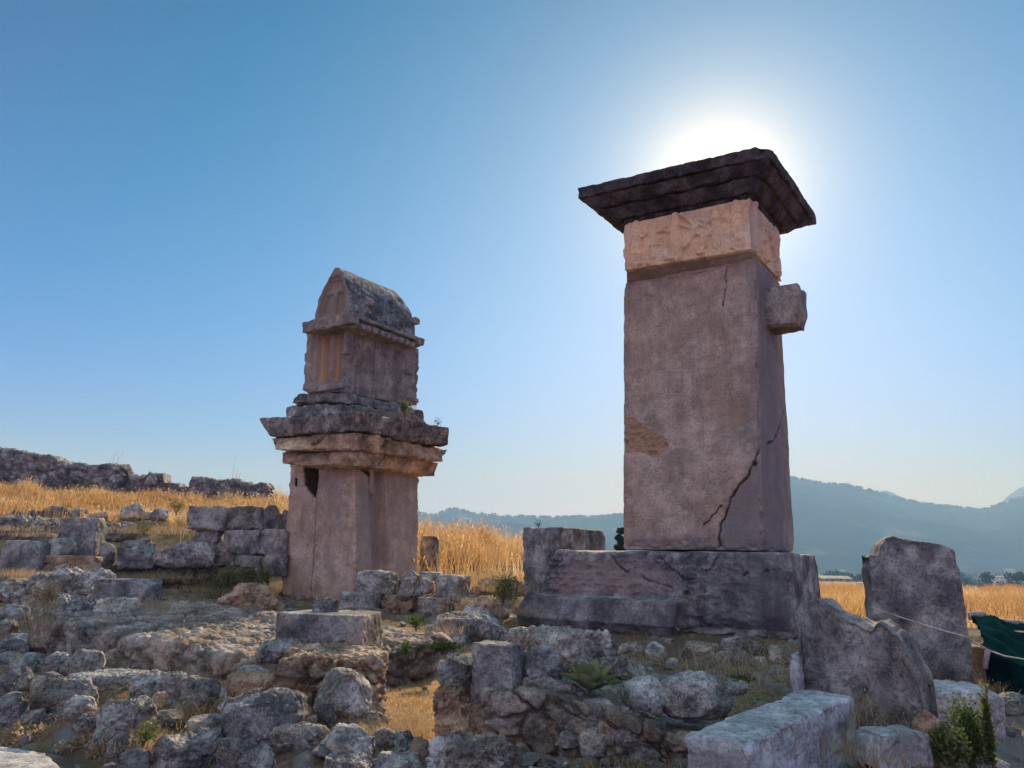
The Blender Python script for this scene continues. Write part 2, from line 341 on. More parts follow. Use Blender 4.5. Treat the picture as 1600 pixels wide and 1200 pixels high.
#        -60   0     5     7     10    14    19    20.5  22.5  24.5  28   40    48   62    90  150  260
ZT = [
 [-1.7, -1.7, -1.65, -1.6, -1.5, -1.1, -0.6, -0.4, 0.35, 0.95, 1.6, 3.5, 3.6, 2.6, -3, -12, -18, -18],
 [-1.7, -1.7, -1.65, -1.6, -1.55, -1.3, -0.75, -0.65, 0.25, 0.85, 1.4, 3.3, 3.4, 2.4, -3, -12, -18, -18],
 [-1.7, -1.7, -1.65, -1.6, -1.55, -1.4, -0.85, -0.8, 0.05, 0.75, 1.25, 2.75, 2.8, 2.0, -3, -12, -18, -18],
 [-1.7, -1.7, -1.65, -1.6, -1.55, -1.4, -1.12, -1.05, -0.7, 0.5, 1.15, 2.5, 2.5, 1.5, -3, -12, -18, -18],
 [-1.7, -1.7, -1.65, -1.6, -1.55, -1.4, -1.15, -1.05, -0.85, -0.6, -0.25, 0.55, 0.2, -1.0, -5, -12, -18, -18],
 [-1.7, -1.7, -1.65, -1.6, -1.55, -1.4, -1.15, -1.05, -0.9, -0.65, -0.35, 0.15, -0.2, -1.4, -5, -12, -18, -18],
 [-1.7, -1.7, -1.65, -1.6, -1.5, -1.35, -1.25, -1.2, -1.1, -1.0, -0.9, -0.9, -1.2, -2.2, -6, -12, -18, -18],
 [-1.7, -1.7, -1.65, -1.6, -1.55, -1.45, -1.4, -1.4, -1.4, -1.4, -1.4, -1.5, -1.6, -2.4, -6, -12, -18, -18],
 [-1.7, -1.7, -1.65, -1.6, -1.55, -1.45, -1.4, -1.4, -1.4, -1.4, -1.4, -1.5, -1.6, -2.4, -6, -12, -18, -18],
 [-1.7, -1.7, -1.65, -1.6, -1.55, -1.45, -1.4, -1.4, -1.4, -1.4, -1.4, -1.5, -1.6, -2.4, -6, -12, -18, -18]]
ZT = np.array(ZT)
def hbase(x, y):
    x = np.atleast_1d(np.asarray(x, float)); y = np.atleast_1d(np.asarray(y, float))
    yy = np.maximum(y, 4.0); t = np.clip(x/yy, TS[0], TS[-1])
    i = np.clip(np.searchsorted(TS, t)-1, 0, len(TS)-2); f = (t-TS[i])/(TS[i+1]-TS[i]); f = f*f*(3-2*f)
    yc = np.clip(y, YS[0], YS[-1]); j = np.clip(np.searchsorted(YS, yc)-1, 0, len(YS)-2); g = (yc-YS[j])/(YS[j+1]-YS[j])
    a = ZT[i, j]*(1-g)+ZT[i, j+1]*g; b = ZT[i+1, j]*(1-g)+ZT[i+1, j+1]*g
    return a*(1-f)+b*f
BUMPS = []      # ground rises to meet the foot of what stands on it: (x, y, z, radius)
def hground(x, y, noise=True):
    z = hbase(x, y); x = np.atleast_1d(np.asarray(x, float)); y = np.atleast_1d(np.asarray(y, float)); z0 = z.copy()
    for bx, by, bz, br in BUMPS:
        d = np.hypot(x-bx, y-by)
        m = d < br*2.2
        if m.any():
            w = 1-sstep(0.75, 2.1, d[m]/br); z[m] = np.maximum(z[m], z0[m]+(bz-z0[m])*w)
    if noise:
        P = np.stack([x, y, 0*x], 1); near = 1-sstep(20, 60, y)
        z = z+0.05*fbm(P*0.8, 4, 3)*near+0.018*fbm(P*5, 3, 5)*near
    return z
def ground_hit(px, py, lift=0.0):
    r = ray(px, py); lo = 3.0
    for D in np.arange(4.0, 60, 0.05):
        if r[2]*D < hbase(r[0]*D, D)[0]+lift: return D
    return 60


# ------------------------------------------------------------------ box layers of the two tombs
def quadz(c, l, r, D):
    C = at(*c, D); L = ray(*l); L = L*(C[2]/L[2]); R = ray(*r); R = R*(C[2]/R[2]); return L, C, R
def quadr(c, lx, rx, D, th=TH):
    C, a, b = rect(c[0], c[1], lx, rx, D, th); t = rad(th)
    return C-a*np.array([math.cos(t), -math.sin(t), 0]), C, C+b*np.array([math.sin(t), math.cos(t), 0])
class Root:
    def __init__(s, name, pos, label, cat, group=None):
        s.p = np.array(pos, float); s.o = bpy.data.objects.new(name, None); COL.objects.link(s.o)
        s.o.location = [float(v) for v in pos]; s.o.rotation_euler = (0, 0, -rad(TH)); s.o.empty_display_size = 0.3
        tag(s.o, label, cat, group)
    def loc(s, P): d = np.asarray(P, float)-s.p; return np.array([d@E1, d@E2, d[2]])
def layer(name, root, mat, bot, top, res=0.04, parent=None, **k):
    """a block between two quads; each quad is (left, near, right) corner in world space"""
    b = [root.loc(p) for p in bot]; t = [root.loc(p) for p in top]
    z0 = np.mean([p[2] for p in b]); z1 = np.mean([p[2] for p in t])
    sx = (np.linalg.norm(b[0]-b[1])+np.linalg.norm(t[0]-t[1]))/2; sy = (np.linalg.norm(b[2]-b[1])+np.linalg.norm(t[2]-t[1]))/2; sz = z1-z0
    cen = ((b[0]+b[2])/2); cen[2] = z0
    extra = k.pop('post', None)
    def post(P):
        u = P[:, 0]/sx+0.5; v = P[:, 1]/sy+0.5; w = P[:, 2]/sz
        def m(q): return q[0]+np.outer(u, q[1]-q[0])+np.outer(v, q[2]-q[1])
        A, B = m(b), m(t); Q = A+(B-A)*np.clip(w, 0, 1)[:, None]; Q[:, 2] = z0+w*sz
        Q = Q-cen
        return extra(Q) if extra else Q
    me = stone_mesh(name, (sx, sy, sz), res=res, post=post, **k)
    par = parent if parent is not None else root.o
    loc = cen if parent is None else cen-np.array(parent.location)
    o = link(name, me, mat, loc, 0, par)
    o['dim'] = [float(sx), float(sy), float(sz)]
    del o['dim']
    return o, (sx, sy, sz)
def onleft(px, py, C, sx):
    """pixel -> (x, z) on the left-hand face through C, x measured as in stone_mesh"""
    r = ray(px, py); n = E2; t = (C@n)/(r@n); p = r*t; return ((p-C)@E1+sx/2, p[2]-C[2])
def onright(px, py, C, sy):
    r = ray(px, py); n = E1; t = (C@n)/(r@n); p = r*t; return ((p-C)@E2-sy/2, p[2]-C[2])
def pdist(X, Y, pts):
    d = np.full(len(X), 9.0)
    for (x0, y0), (x1, y1) in zip(pts[:-1], pts[1:]):
        L = (x1-x0)**2+(y1-y0)**2+1e-12; t = np.clip(((X-x0)*(x1-x0)+(Y-y0)*(y1-y0))/L, 0, 1)
        d = np.minimum(d, np.hypot(X-x0-t*(x1-x0), Y-y0-t*(y1-y0)))
    return d
def inpoly(X, Y, pts):
    r = np.zeros(len(X), bool); n = len(pts)
    for i in range(n):
        (x0, y0), (x1, y1) = pts[i], pts[(i+1) % n]
        if abs(y1-y0) < 1e-9: continue
        c = ((y0 > Y) != (y1 > Y)) & (X < (x1-x0)*(Y-y0)/(y1-y0)+x0); r ^= c
    return r
def softpoly(X, Y, pts, s=0.06):
    d = pdist(X, Y, pts+[pts[0]]); i = inpoly(X, Y, pts); return np.where(i, sstep(-s, s, d), sstep(-s, s, -d))
def jit(P, amp, f, s): return amp*fbm(P*f, 3, s), amp*fbm(P*f+50, 3, s+1)
def crack(X, Z, pts, w, P, seed=1):
    jx, jz = jit(P, 0.05, 5, seed); kx, kz = jit(P, 0.02, 17, seed+3); wv_ = w*(0.45+0.75*np.clip(0.5+fbm(P*4, 2, seed+5), 0, 1)); d = pdist(X+jx+kx, Z+jz+kz, pts); return 1-sstep(wv_*0.3, wv_, d)

# ================================================================== the tall pillar tomb (right)
CB = at(1193, 861, 13.1)
pil = Root('pillar_tomb', (CB[0]-0.6, CB[1]+1.6, -1.3), 'tall pink-brown pillar tomb with a wide black cap and a carved ochre band', 'tomb')
# base block
b_bot = quadr((1240, 1000), 826, 1290, 12.6); b_top = quadr((1232, 864), 868, 1275, 12.75)
CBb = b_bot[1]
def base_disp(P, N):
    sx, sy, sz = BS
    X, Z = P[:, 0], P[:, 2]; fr = sstep(0.5, 0.9, -N[:, 1]); rt = sstep(0.5, 0.9, N[:, 0])
    L = lambda *p: onleft(*p, CBb, sx)
    jx, jz = jit(P, 0.03, 4, 31)
    xs = L(1072, 960)[0]; zs = L(950, 935)[1]
    ledge = (1-sstep(-0.02, 0.06, X+jx-xs))*(1-sstep(-0.01, 0.03, Z+jz*.6-zs))
    D = 0.36*ledge*fr
    # lower right of the front tucks under
    D -= 0.16*(1-sstep(0.0, 0.35, Z+jz+0.1*fbm(P*2, 3, 5)))*sstep(0.0, 0.4, X-xs)*fr
    D -= 0.10*fr*(1-sstep(0.0, 0.12, Z))
    c1 = [L(922, 855), L(940, 868), L(957, 885), L(975, 893)]
    c2 = [L(1000, 902), L(1020, 912), L(1048, 918)]
    c3 = [L(1020, 872), L(1036, 885), L(1055, 895), L(1070, 908), L(1085, 905)]
    c4 = [L(1120, 860), L(1110, 882), L(1095, 893)]
    c5 = [L(1195, 893), L(1215, 890), L(1222, 893)]; c6 = [L(840, 935), L(847, 955), L(838, 985)]
    cr = np.zeros(len(P))
    for k, c in enumerate((c1, c2, c3, c4, c5, c6)): cr = np.maximum(cr, crack(X, Z, c, 0.022 if k < 2 else 0.013, P, 40+k))
    for hx, hy, r_ in ((1032, 883, .05), (1072, 927, .06), (1160, 900, .03), (1165, 897, .03), (1198, 892, .035)):
        h = L(hx, hy); cr = np.maximum(cr, 1-sstep(r_*0.4, r_, np.hypot((X-h[0]+jx)/1.3, Z-h[1]+jz)))
    cr = cr*fr*(1-ledge)
    D -= 0.06*cr
    # hackly picked surface in the upper left
    pk = fr*(1-ledge)*(1-sstep(0.2, 1.4, X-xs-0.3))
    D += pk*0.05*fbm(P*np.array([7, 7, 9.]), 4, 77, ridged=True)
    edge = (1-sstep(L(880, 900)[0]-0.1, L(880, 900)[0]+0.05, X))
    D += 0.09*edge*fr*fbm(P*9, 3, 78, ridged=True)*(1-ledge)
    og = softpoly(X+jx*6, Z+jz*6, [L(868, 880), L(925, 878), L(975, 868), L(1030, 895), L(1060, 925), L(960, 930), L(868, 930)], 0.15)*fr*(1-ledge)
    gr = fr*sstep(0.2, 0.6, X-xs)*0.8+ledge*fr*0.35
    return D, dict(orange=og, grey=gr, crack=cr*0.9)
BS = (0, 0, 0)
def with_dims(fn_name):
    pass
def dims(bot, top, root):
    b = [root.loc(p) for p in bot]; t = [root.loc(p) for p in top]
    return ((np.linalg.norm(b[0]-b[1])+np.linalg.norm(t[0]-t[1]))/2, (np.linalg.norm(b[2]-b[1])+np.linalg.norm(t[2]-t[1]))/2, t[1][2]-b[1][2])
BS = dims(b_bot, b_top, pil)
layer('base_block', pil, M['base'], b_bot, b_top, res=0.019, rnd=0.05, rough=0.035, freq=1.3, chip=0.06, seed=3, disp=base_disp, fine=0.004)
# shaft
s_bot = quadr((1193, 861), 972, 1243, 13.1); s_bot = tuple(p+np.array([0, 0, 0.0]) for p in s_bot); s_top = quadr((1182, 400), 973, 1219, 13.13)
SS = dims(s_bot, s_top, pil); CS = s_bot[1]
def shaft_disp(P, N):
    sx, sy, sz = SS; X, Y, Z = P.T
    fr = sstep(0.5, 0.9, -N[:, 1]); rt = sstep(0.5, 0.9, N[:, 0])
    L = lambda *p: onleft(*p, CS, sx); R = lambda *p: onright(*p, CS, sy)
    jx, jz = jit(P, 0.05, 3, 51)
    main = [L(1193, 695), L(1177, 709), L(1172, 727), L(1164, 744), L(1147, 763), L(1137, 779), L(1132, 803), L(1123, 820), L(1123, 858)]
    br = [L(1126, 789), L(1108, 806), L(1097, 820)]; top = [L(1122, 400), L(1123, 415), L(1121, 440), L(1119, 475)]; top2 = [L(1110, 404), L(1122, 409), L(1130, 402)]
    hair = [L(1020, 640), L(1028, 600), L(1030, 570)]
    cr = crack(X, Z, main, 0.030, P, 60)*fr
    cr = np.maximum(cr, crack(X, Z, br, 0.014, P, 61)*fr); cr = np.maximum(cr, crack(X, Z, top, 0.012, P, 62)*fr); cr = np.maximum(cr, crack(X, Z, top2, 0.02, P, 62)*fr)
    hole = L(1174, 724); cr = np.maximum(cr, (1-sstep(0.02, 0.06, np.hypot(X-hole[0], Z-hole[1])))*fr)
    rm = [R(1194, 695), R(1207, 683), R(1213, 665), R(1218, 645)]
    cr = np.maximum(cr, crack(Y, Z, rm, 0.05, P, 64)*rt)
    D = -0.10*cr
    po = softpoly(X+jx, Z+jz, [L(968, 650), L(985, 655), L(1000, 668), L(1018, 678), L(1037, 688), L(1036, 703), L(1015, 714), L(1000, 706), L(968, 708)], 0.03)*fr
    D += po*(-0.035+0.05*fbm(P*8, 4, 70, ridged=True))
    p2 = softpoly(X+jx, Z+jz, [L(1115, 640), L(1150, 622), L(1165, 645), L(1158, 672), L(1118, 670)], 0.1)*fr
    D -= p2*0.015*(1+fbm(P*7, 4, 71))
    gp = [L(1177, 709), L(1164, 744), L(1147, 763), L(1137, 779), L(1132, 803), L(1123, 820), L(1123, 870), L(1200, 870), L(1200, 700)]
    g = softpoly(X, Z, gp, 0.03)*fr*0.75
    g = np.maximum(g, sstep(0.35, 0.0, Z+jz*3)*fr*0.8)
    g = np.maximum(g, sstep(sx/2-0.28, sx/2-0.1, X+jx)*fr*0.45)
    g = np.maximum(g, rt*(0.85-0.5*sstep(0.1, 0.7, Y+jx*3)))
    g = np.maximum(g, softpoly(X+jx*3, Z+jz*3, [L(1100, 650), L(1185, 610), L(1190, 690), L(1120, 690)], 0.2)*fr*0.4)
    pl = softpoly(X+jx*2, Z+jz*2, [L(1130, 675), L(1180, 660), L(1170, 730), L(1090, 730)], 0.15)*fr*sstep(0.1, 0.4, fbm(P*9, 3, 72))
    # upper margin: a shallow worn ledge under the frieze
    D -= 0.03*sstep(sz-0.18, sz-0.1, Z+jz+0.12*np.sin(X*1.2))*fr
    org = np.maximum(po, 0.5*p2); org = np.maximum(org, rt*0.6*sstep(0.35, 0.8, Y+jx*3)*sstep(1.6, 3.2, Z))
    return D, dict(grey=g, orange=org, pale=pl, crack=cr)
layer('shaft', pil, M['shaft'], s_bot, s_top, res=0.0135, rnd=0.07, rough=0.014, freq=1.2, chip=0.07, seed=5, disp=shaft_disp, fine=0.002)
shaft_o = pil.o.children[-1]
# boss on the right-hand face
def rblock(name, root, mat, c, size, parent=None, rot=0.0, **k):
    me = stone_mesh(name, size, **k); l = root.loc(c)
    if parent is not None: l = l-np.array(parent.location)
    return link(name, me, mat, l, rot, parent or root.o)
bs = at(1203, 447, 13.35); zb = at(1203, 507, 13.35)[2]
def boss_post(P):
    P = P.copy(); t = np.clip(P[:, 2]/0.72, 0, 1); P[:, 0] = np.where(P[:, 0] < 0, P[:, 0], P[:, 0]*(0.8+0.2*sstep(0, 0.35, t))); return P
cb = bs+E1*0.10+E2*0.40; cb[2] = zb
rblock('boss', pil, M['block'], cb, (0.74, 0.66, bs[2]-zb), parent=shaft_o, res=0.016, rnd=0.012, rough=0.012, freq=2, chip=0.035, chops=0, seed=12, fine=.005, post=boss_post)
# frieze with carved figures (generic seated and standing figures)
f_bot = quadz((1174, 390), (973, 424), (1221.5, 441), 13.03); f_top = quadz((1171, 300), (973, 342), (1218, 356), 13.03)
FS = dims(f_bot, f_top, pil)
def fig(U, V, u, s, kind):
    """height field of one figure, standing at u, facing s; V in 0..1"""
    H = np.zeros(len(U)); X = (U-u)*s
    def cap(x0, y0, x1, y1, r, h=1.0):
        nonlocal H
        L = (x1-x0)**2+(y1-y0)**2+1e-9; t = np.clip(((X-x0)*(x1-x0)+(V-y0)*(y1-y0))/L, 0, 1)
        d = np.hypot(X-x0-t*(x1-x0), V-y0-t*(y1-y0)); H = np.maximum(H, h*np.sqrt(np.clip(1-(d/r)**2, 0, 1)))
    if kind == 'seat':
        cap(0, .80, 0, .80, .075); cap(0, .70, -.03, .42, .10); cap(-.03, .42, .22, .42, .07); cap(.22, .42, .26, .10, .055); cap(.24, .09, .33, .09, .03)
        cap(0, .64, .18, .60, .035); cap(.18, .60, .26, .68, .03); cap(-.12, .06, -.12, .5, .035, .6); cap(-.02, .2, -.02, .34, .09, .5)
    elif kind == 'stand':
        cap(0, .84, 0, .84, .07); cap(0, .74, 0, .50, .105); cap(0, .50, -.02, .12, .12); cap(.03, .5, .05, .10, .05); cap(0, .70, .14, .56, .03); cap(.14, .56, .22, .62, .028); cap(.0, .08, .1, .08, .025)
    else:
        cap(0, .78, 0, .78, .065); cap(0, .68, -.10, .45, .075); cap(-.05, .62, -.30, .84, .05, .8); cap(-.08, .55, -.34, .66, .045, .7); cap(-.05, .48, .16, .38, .05); cap(.16, .38, .16, .2, .04); cap(0, .62, .14, .55, .03); cap(-.1, .45, -.24, .25, .045)
    return H
def frieze_disp(P, N):
    sx, sy, sz = FS; X, Y, Z = P.T; V = Z/sz; fr = sstep(0.5, 0.9, -N[:, 1]); rt = sstep(0.5, 0.9, N[:, 0])
    H = np.zeros(len(P))
    for u, s, k in ((-.98, 1, 'stand'), (-.62, 1, 'seat'), (-.16, -1, 'stand'), (.28, 1, 'wing'), (.62, -1, 'seat'), (1.02, -1, 'stand')):
        H = np.maximum(H, fig(X/1.0, V, u*sx/2.55, s, k)*fr)
    for u, s, k in ((-.78, 1, 'stand'), (-.35, 1, 'seat'), (.2, -1, 'wing'), (.65, -1, 'stand')):
        H = np.maximum(H, fig(Y/1.0, V, u*sy/2.0, s, k)*rt)
    fold = 0.004*np.sin(X*95+6*fbm(P*4, 2, 3))*(H > 0.3)*fr+0.005*np.sin(Y*90+6*fbm(P*4, 2, 3))*(H > 0.3)*rt
    er = np.clip(.8+.6*fbm(P*5, 3, 29), .35, 1.2); D = 0.10*np.minimum(H, 0.8)*er*(1+0.3*fbm(P*12, 3, 9))+fold-0.02*np.clip(fbm(P*3.5, 4, 19), -1, .3)
    D += 0.03*np.maximum(sstep(0.95, 0.975, V), 1-sstep(0.025, 0.05, V))*(fr+rt)*0.6
    D -= 0.03*(1-sstep(0.004, 0.012, np.abs(X+0.02)))*fr*0.0
    g = rt*(1-sstep(-sy/2+0.05, -sy/2+0.22, Y+.05*fbm(P*4, 2, 3)))*.7+rt*0.2
    return D, dict(grey=g)
frieze_o, _ = layer('frieze', pil, M['frieze'], f_bot, f_top, res=0.0125, rnd=0.02, rough=0.012, freq=2.5, chip=0.05, seed=8, disp=frieze_disp)
# joint between shaft and frieze
j_b = tuple(p for p in s_top); j_t = tuple(np.array([p[0], p[1], f_bot[1][2]]) for p in f_bot)
ins = lambda Q, z: tuple(np.array([p[0], p[1], z]) for p in (Q[0]+E1*.06+E2*.05, Q[1]-E1*.05+E2*.05, Q[2]-E1*.05-E2*.05))
layer('joint_course', pil, M['shaft'], ins(s_top, s_top[1][2]-.03), ins(f_bot, f_bot[1][2]+.02), res=0.04, rnd=0.02, rough=0.012, freq=3, seed=9,
      disp=lambda P, N: (0*P[:, 0], dict(grey=0.4+0*P[:, 0], orange=0*P[:, 0], pale=0*P[:, 0], crack=0*P[:, 0])))
# cap: three stepped mouldings under a wide slab, near corner broken away
zc = at(1171, 300, 13.03)[2]
def grow(q, g, z):
    L, C, R = q; d = lambda v: v/np.linalg.norm(v)
    l = d(L-C); r = d(R-C); l[2] = r[2] = 0
    o = lambda p: np.array([p[0], p[1], z])
    return o(L+l*g-r*g), o(C-l*g-r*g), o(R+r*g-l*g)
zt = 7.02
def capz(px, py, z): r = ray(px, py); return r*(z/r[2])
top_b = (capz(902, 311, zt), capz(1203, 243, zt), capz(1276, 351, zt)); top_t = tuple(p+np.array([0, 0, 0.23]) for p in top_b)
def breakcorner(amount, back=0.0):
    def f(P, N=None):
        return P
    return f
def lerpq(a, b, t, z):
    r = [x*(1-t)+y*t for x, y in zip(a, b)]; return tuple(np.array([p[0], p[1], z]) for p in r)
fq = f_top
def corner_cut(sx, sy, amt, seed):
    def disp(P, N):
        X, Y = P[:, 0], P[:, 1]
        return 0.01*fbm(P*6, 3, seed)
    return disp
capdim = dims(top_b, top_t, pil)
def cut_post(L, C, R, depth, seed):
    """knock the near corner off: pull points beyond an oblique plane back onto it"""
    return None
def cap_layer(nm, t0, t1, z0, z1, cut, seed, **k):
    b = lerpq(fq, top_b, t0, z0); t = lerpq(fq, top_b, t1, z1)
    Cw = pil.loc(t[1]); cen = (pil.loc(b[0])+pil.loc(b[2]))/2
    n = np.array([0.74, -0.67, 0.05]); n /= np.linalg.norm(n)
    lim = ((Cw-cen)*np.array([1, 1, 0]))@n-cut
    def post(Q):
        tt = Q@n-lim+0.10*fbm(Q*2.3, 4, seed+2); m = tt > 0
        return Q-np.outer(np.where(m, tt*0.97, 0), n)
    return layer(nm, pil, M['cap'], b, t, res=0.02, rough=0.016, freq=1.2, chip=0.035, seed=seed, post=post, fine=0.006, **k)[0]
cap_o = cap_layer('capstone', 1.0, 1.0, zt, zt+0.25, 0.17, 21, rnd=0.03)
cap_layer('cap_moulding', 0.60, 0.93, zc+0.17, zt+0.01, 0.03, 22, rnd=0.02)
cap_layer('cap_moulding', 0.22, 0.52, zc-0.06, zc+0.18, 0.0, 23, rnd=0.02)
cap_layer('cap_moulding', 0.0, 0.12, zc-0.14, zc-0.05, 0.0, 24, rnd=0.02)

# ================================================================== the pillar tomb with a house-shaped sarcophagus (left)
C2 = at(557, 947, 19.0)
t2 = Root('sarcophagus_tomb', (C2[0]-0.4, C2[1]+1.4, -1.25), 'pillar tomb topped by a house-shaped stone coffin with an arched lid', 'tomb')
layer('plinth', t2, M['rock_warm'], quadr((580, 962), 386, 676, 18.7), quadr((580, 951), 386, 676, 18.7), res=0.05, rnd=0.03, rough=0.03, chip=0.06, seed=30)
s2b = quadr((557, 947), 437, 652, 19.0); s2t = quadr((555, 714), 453, 656, 19.1)
S2 = dims(s2b, s2t, t2); CS2 = s2b[1]
def shaft2_disp(P, N):
    sx, sy, sz = S2; X, Y, Z = P.T; fr = sstep(0.5, 0.9, -N[:, 1]); rt = sstep(0.5, 0.9, N[:, 0])
    L = lambda *p: onleft(*p, CS2, sx); R = lambda *p: onright(*p, CS2, sy)
    jx, jz = jit(P, 0.025, 7, 91)
    hole = [L(482, 704), L(511, 704), L(508, 745), L(503, 779), L(495, 772), L(484, 757)]
    hf = softpoly(X+jx, Z+jz, hole, 0.012)*fr
    joint = crack(X, Z, [L(504, 778), L(500, 830), L(494, 890), L(489, 942)], 0.024, P, 92)*fr
    slot = softpoly(X+jx*0.5, Z+jz*0.5, [L(469, 747), L(473, 747), L(472, 760), L(468, 758)], 0.012)*fr
    h2 = softpoly(Y+jx, Z+jz, [R(556, 706), R(592, 706), R(592, 745), R(585, 740), R(572, 730), R(560, 727)], 0.012)*rt
    h3 = softpoly(Y+jx, Z+jz, [R(596, 716), R(604, 716), R(604, 742), R(601, 762), R(597, 755)], 0.012)*rt
    h4 = softpoly(Y+jx, Z+jz, [R(636, 706), R(662, 706), R(662, 740), R(642, 738), R(637, 732)], 0.012)*rt
    # the recessed gap between the slabs of the right face
    g1 = softpoly(Y+jx*0.5, Z, [R(588, 738), R(612, 712), R(614, 900), R(587, 900)], 0.015)*rt
    seam = crack(Y, Z, [R(562, 720), R(558, 880)], 0.022, P, 95)*rt
    lug = softpoly(Y+jx, Z+jz, [R(584, 712), R(598, 712), R(602, 760), R(596, 775), R(588, 768), R(590, 740)], 0.03)*rt
    cut = np.maximum.reduce([hf, slot, h2, h3, h4])
    D = -0.10*hf-0.07*joint-0.05*slot-0.1*h2-0.1*h3-0.1*h4-0.28*g1*(1-lug)+0.03*lug*fbm(P*6, 3, 96)-0.05*seam
    D -= 0.12*sstep(0.0, 1.0, (sstep(sz-0.45, sz, Z)*sstep(sx/2-0.25, sx/2, X)*fr*0.4))
    D -= 0.08*(1-sstep(L(455, 730)[0]-0.02, L(458, 730)[0], X-0.25*sstep(sz-0.5, sz, Z)+0.2))*fr*0
    c = np.maximum.reduce([hf*1.0, joint*0.8, slot, h2, h3, h4, seam*0.5])  # besides real cracks, blackens the openings' rims to paint in their dark inside
    g = softpoly(Y+jx*2, Z+jz*2, [R(560, 745), R(588, 760), R(612, 730), R(612, 900), R(556, 900)], 0.12)*rt*0.8  # grey stone tone, also painting the recessed gap's shadow into the colour
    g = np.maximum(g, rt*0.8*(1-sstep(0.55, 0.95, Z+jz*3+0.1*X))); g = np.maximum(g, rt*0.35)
    g = np.maximum(g, fr*0.45*softpoly(X+jx*3, Z+jz*3, [L(512, 740), L(548, 740), L(540, 830), L(512, 800)], 0.3))
    og = fr*0.6*sstep(sz-0.5, sz, Z+jz*4)*sstep(0, 0.3, X-L(512, 740)[0])
    return D, dict(crack=c, grey=g, orange=og, cut=cut)
sh2, _ = layer('shaft', t2, M['shaft2'], s2b, s2t, res=0.017, rnd=0.04, rough=0.02, freq=1.2, chip=0.10, seed=31, disp=shaft2_disp)
def stepcrack(pts_l, pts_r, w=0.03):
    def f(P, N):
        return 0
    return f
c1b = quadz((564, 728), (440, 726), (682, 746), 18.55); c1t = quadz((566, 703), (438, 705), (686, 722), 18.45)
def mk_cracks(q, polysL, polysR, root=t2, depth=0.08, w=0.03, attr=True):
    def disp(P, N):
        b = dims(*q, root); C = q[0][1]; X, Y, Z = P.T; fr = sstep(0.5, 0.9, -N[:, 1]); rt = sstep(0.5, 0.9, N[:, 0]); c = np.zeros(len(P))
        for pl in polysL: c = np.maximum(c, crack(X, Z, [onleft(*p, C, b[0]) for p in pl], w, P, 5)*fr)
        for pl in polysR: c = np.maximum(c, crack(Y, Z, [onright(*p, C, b[1]) for p in pl], w, P, 6)*rt)
        return -depth*c, dict(crack=c*0.8)
    return disp
layer('cap_moulding', t2, M['corbel'], c1b, c1t, res=0.03, rnd=0.03, rough=0.03, chip=0.07, seed=32, disp=mk_cracks((c1b, c1t), [[(494, 714), (502, 702)]], [[(618, 735), (612, 705)], [(590, 728), (606, 706)]]))
c2b = quadz((564, 704), (430, 703), (692, 722), 18.3); c2t = quadz((565, 674), (422, 684), (700, 702), 18.05)
layer('cap_moulding', t2, M['corbel'], c2b, c2t, res=0.03, rnd=0.03, rough=0.03, chip=0.08, seed=33, disp=mk_cracks((c2b, c2t), [[(502, 702), (527, 678)]], [[(597, 702), (602, 688), (618, 696)], [(602, 720), (602, 688)]], w=0.045, depth=0.12))
sb = quadz((562, 674), (420, 683), (703, 698), 18.0); st = quadz((562, 641), (405, 654), (704, 667), 17.85)
slab_o, _ = layer('capstone', t2, M['lichen_slab'], sb, st, res=0.03, rnd=0.03, rough=0.05, freq=1.5, chip=0.08, seed=34, fine=0.012)
p1b = quadz((538, 649), (446, 652), (668, 676), 18.9); p1t = quadz((538, 629), (447, 634), (667, 652), 18.95)
layer('step', t2, M['rock_dark'], p1b, p1t, res=0.035, rnd=0.05, rough=0.07, freq=2.2, chip=0.16, seed=35, fine=0.015)
p2b = quadz((536, 630), (454, 632), (664, 655), 19.05); p2t = quadz((536, 611), (458, 614), (660, 638), 19.1)
layer('step', t2, M['rock_dark'], p2b, p2t, res=0.035, rnd=0.05, rough=0.07, freq=2.4, chip=0.16, seed=36, fine=0.015)
# chest
cqb = quadz((534, 613), (472, 612), (652, 635), 19.3); cqt = quadz((541, 513), (477, 521), (656, 545), 19.3)
CHS = dims(cqb, cqt, t2)
def bx(X, Z, x0, x1, z0, z1, s=0.012): return sstep(x0-s, x0+s, X)*(1-sstep(x1-s, x1+s, X))*sstep(z0-s, z0+s, Z)*(1-sstep(z1-s, z1+s, Z))
def chest_disp(P, N):
    sx, sy, sz = CHS; X, Y, Z = P.T; fr = sstep(0.5, 0.9, -N[:, 1]); rt = sstep(0.5, 0.9, N[:, 0])
    u = X/sx+0.5; w = Z/sz
    outer = bx(u, w, 0.17, 0.93, 0.16, 0.97, 0.01); lf = bx(u, w, 0.27, 0.55, 0.18, 0.95, 0.01); rg = bx(u, w, 0.66, 0.90, 0.18, 0.95, 0.01)
    lp = bx(u, w, 0.33, 0.52, 0.20, 0.93, 0.01); rp = bx(u, w, 0.72, 0.90, 0.20, 0.93, 0.01)
    D = -fr*(0.08*outer+0.12*np.maximum(lf, rg)+0.16*np.maximum(lp, rp))
    D += fr*0.03*bx(u, w, 0.0, 1.0, 0.03, 0.13, 0.01)
    v = Y/sy+0.5
    D += rt*0.02*bx(v, w, 0.0, 0.09, 0.0, 1.0, 0.01)+rt*0.02*bx(v, w, 0.92, 1.0, 0, 1, .01)
    D -= rt*0.05*(1-sstep(0.0, 0.09, np.hypot((v-0.62)*sy, (w-0.45)*sz)))
    D += rt*0.03*sum(bx(v, w, c_-.012, c_+.012, 0.03, .97, .006) for c_ in (.2, .37, .54, .71, .88))
    return D, dict(orange=fr*np.maximum(lf, rg)*.95, warm=fr*0.5+0*D)
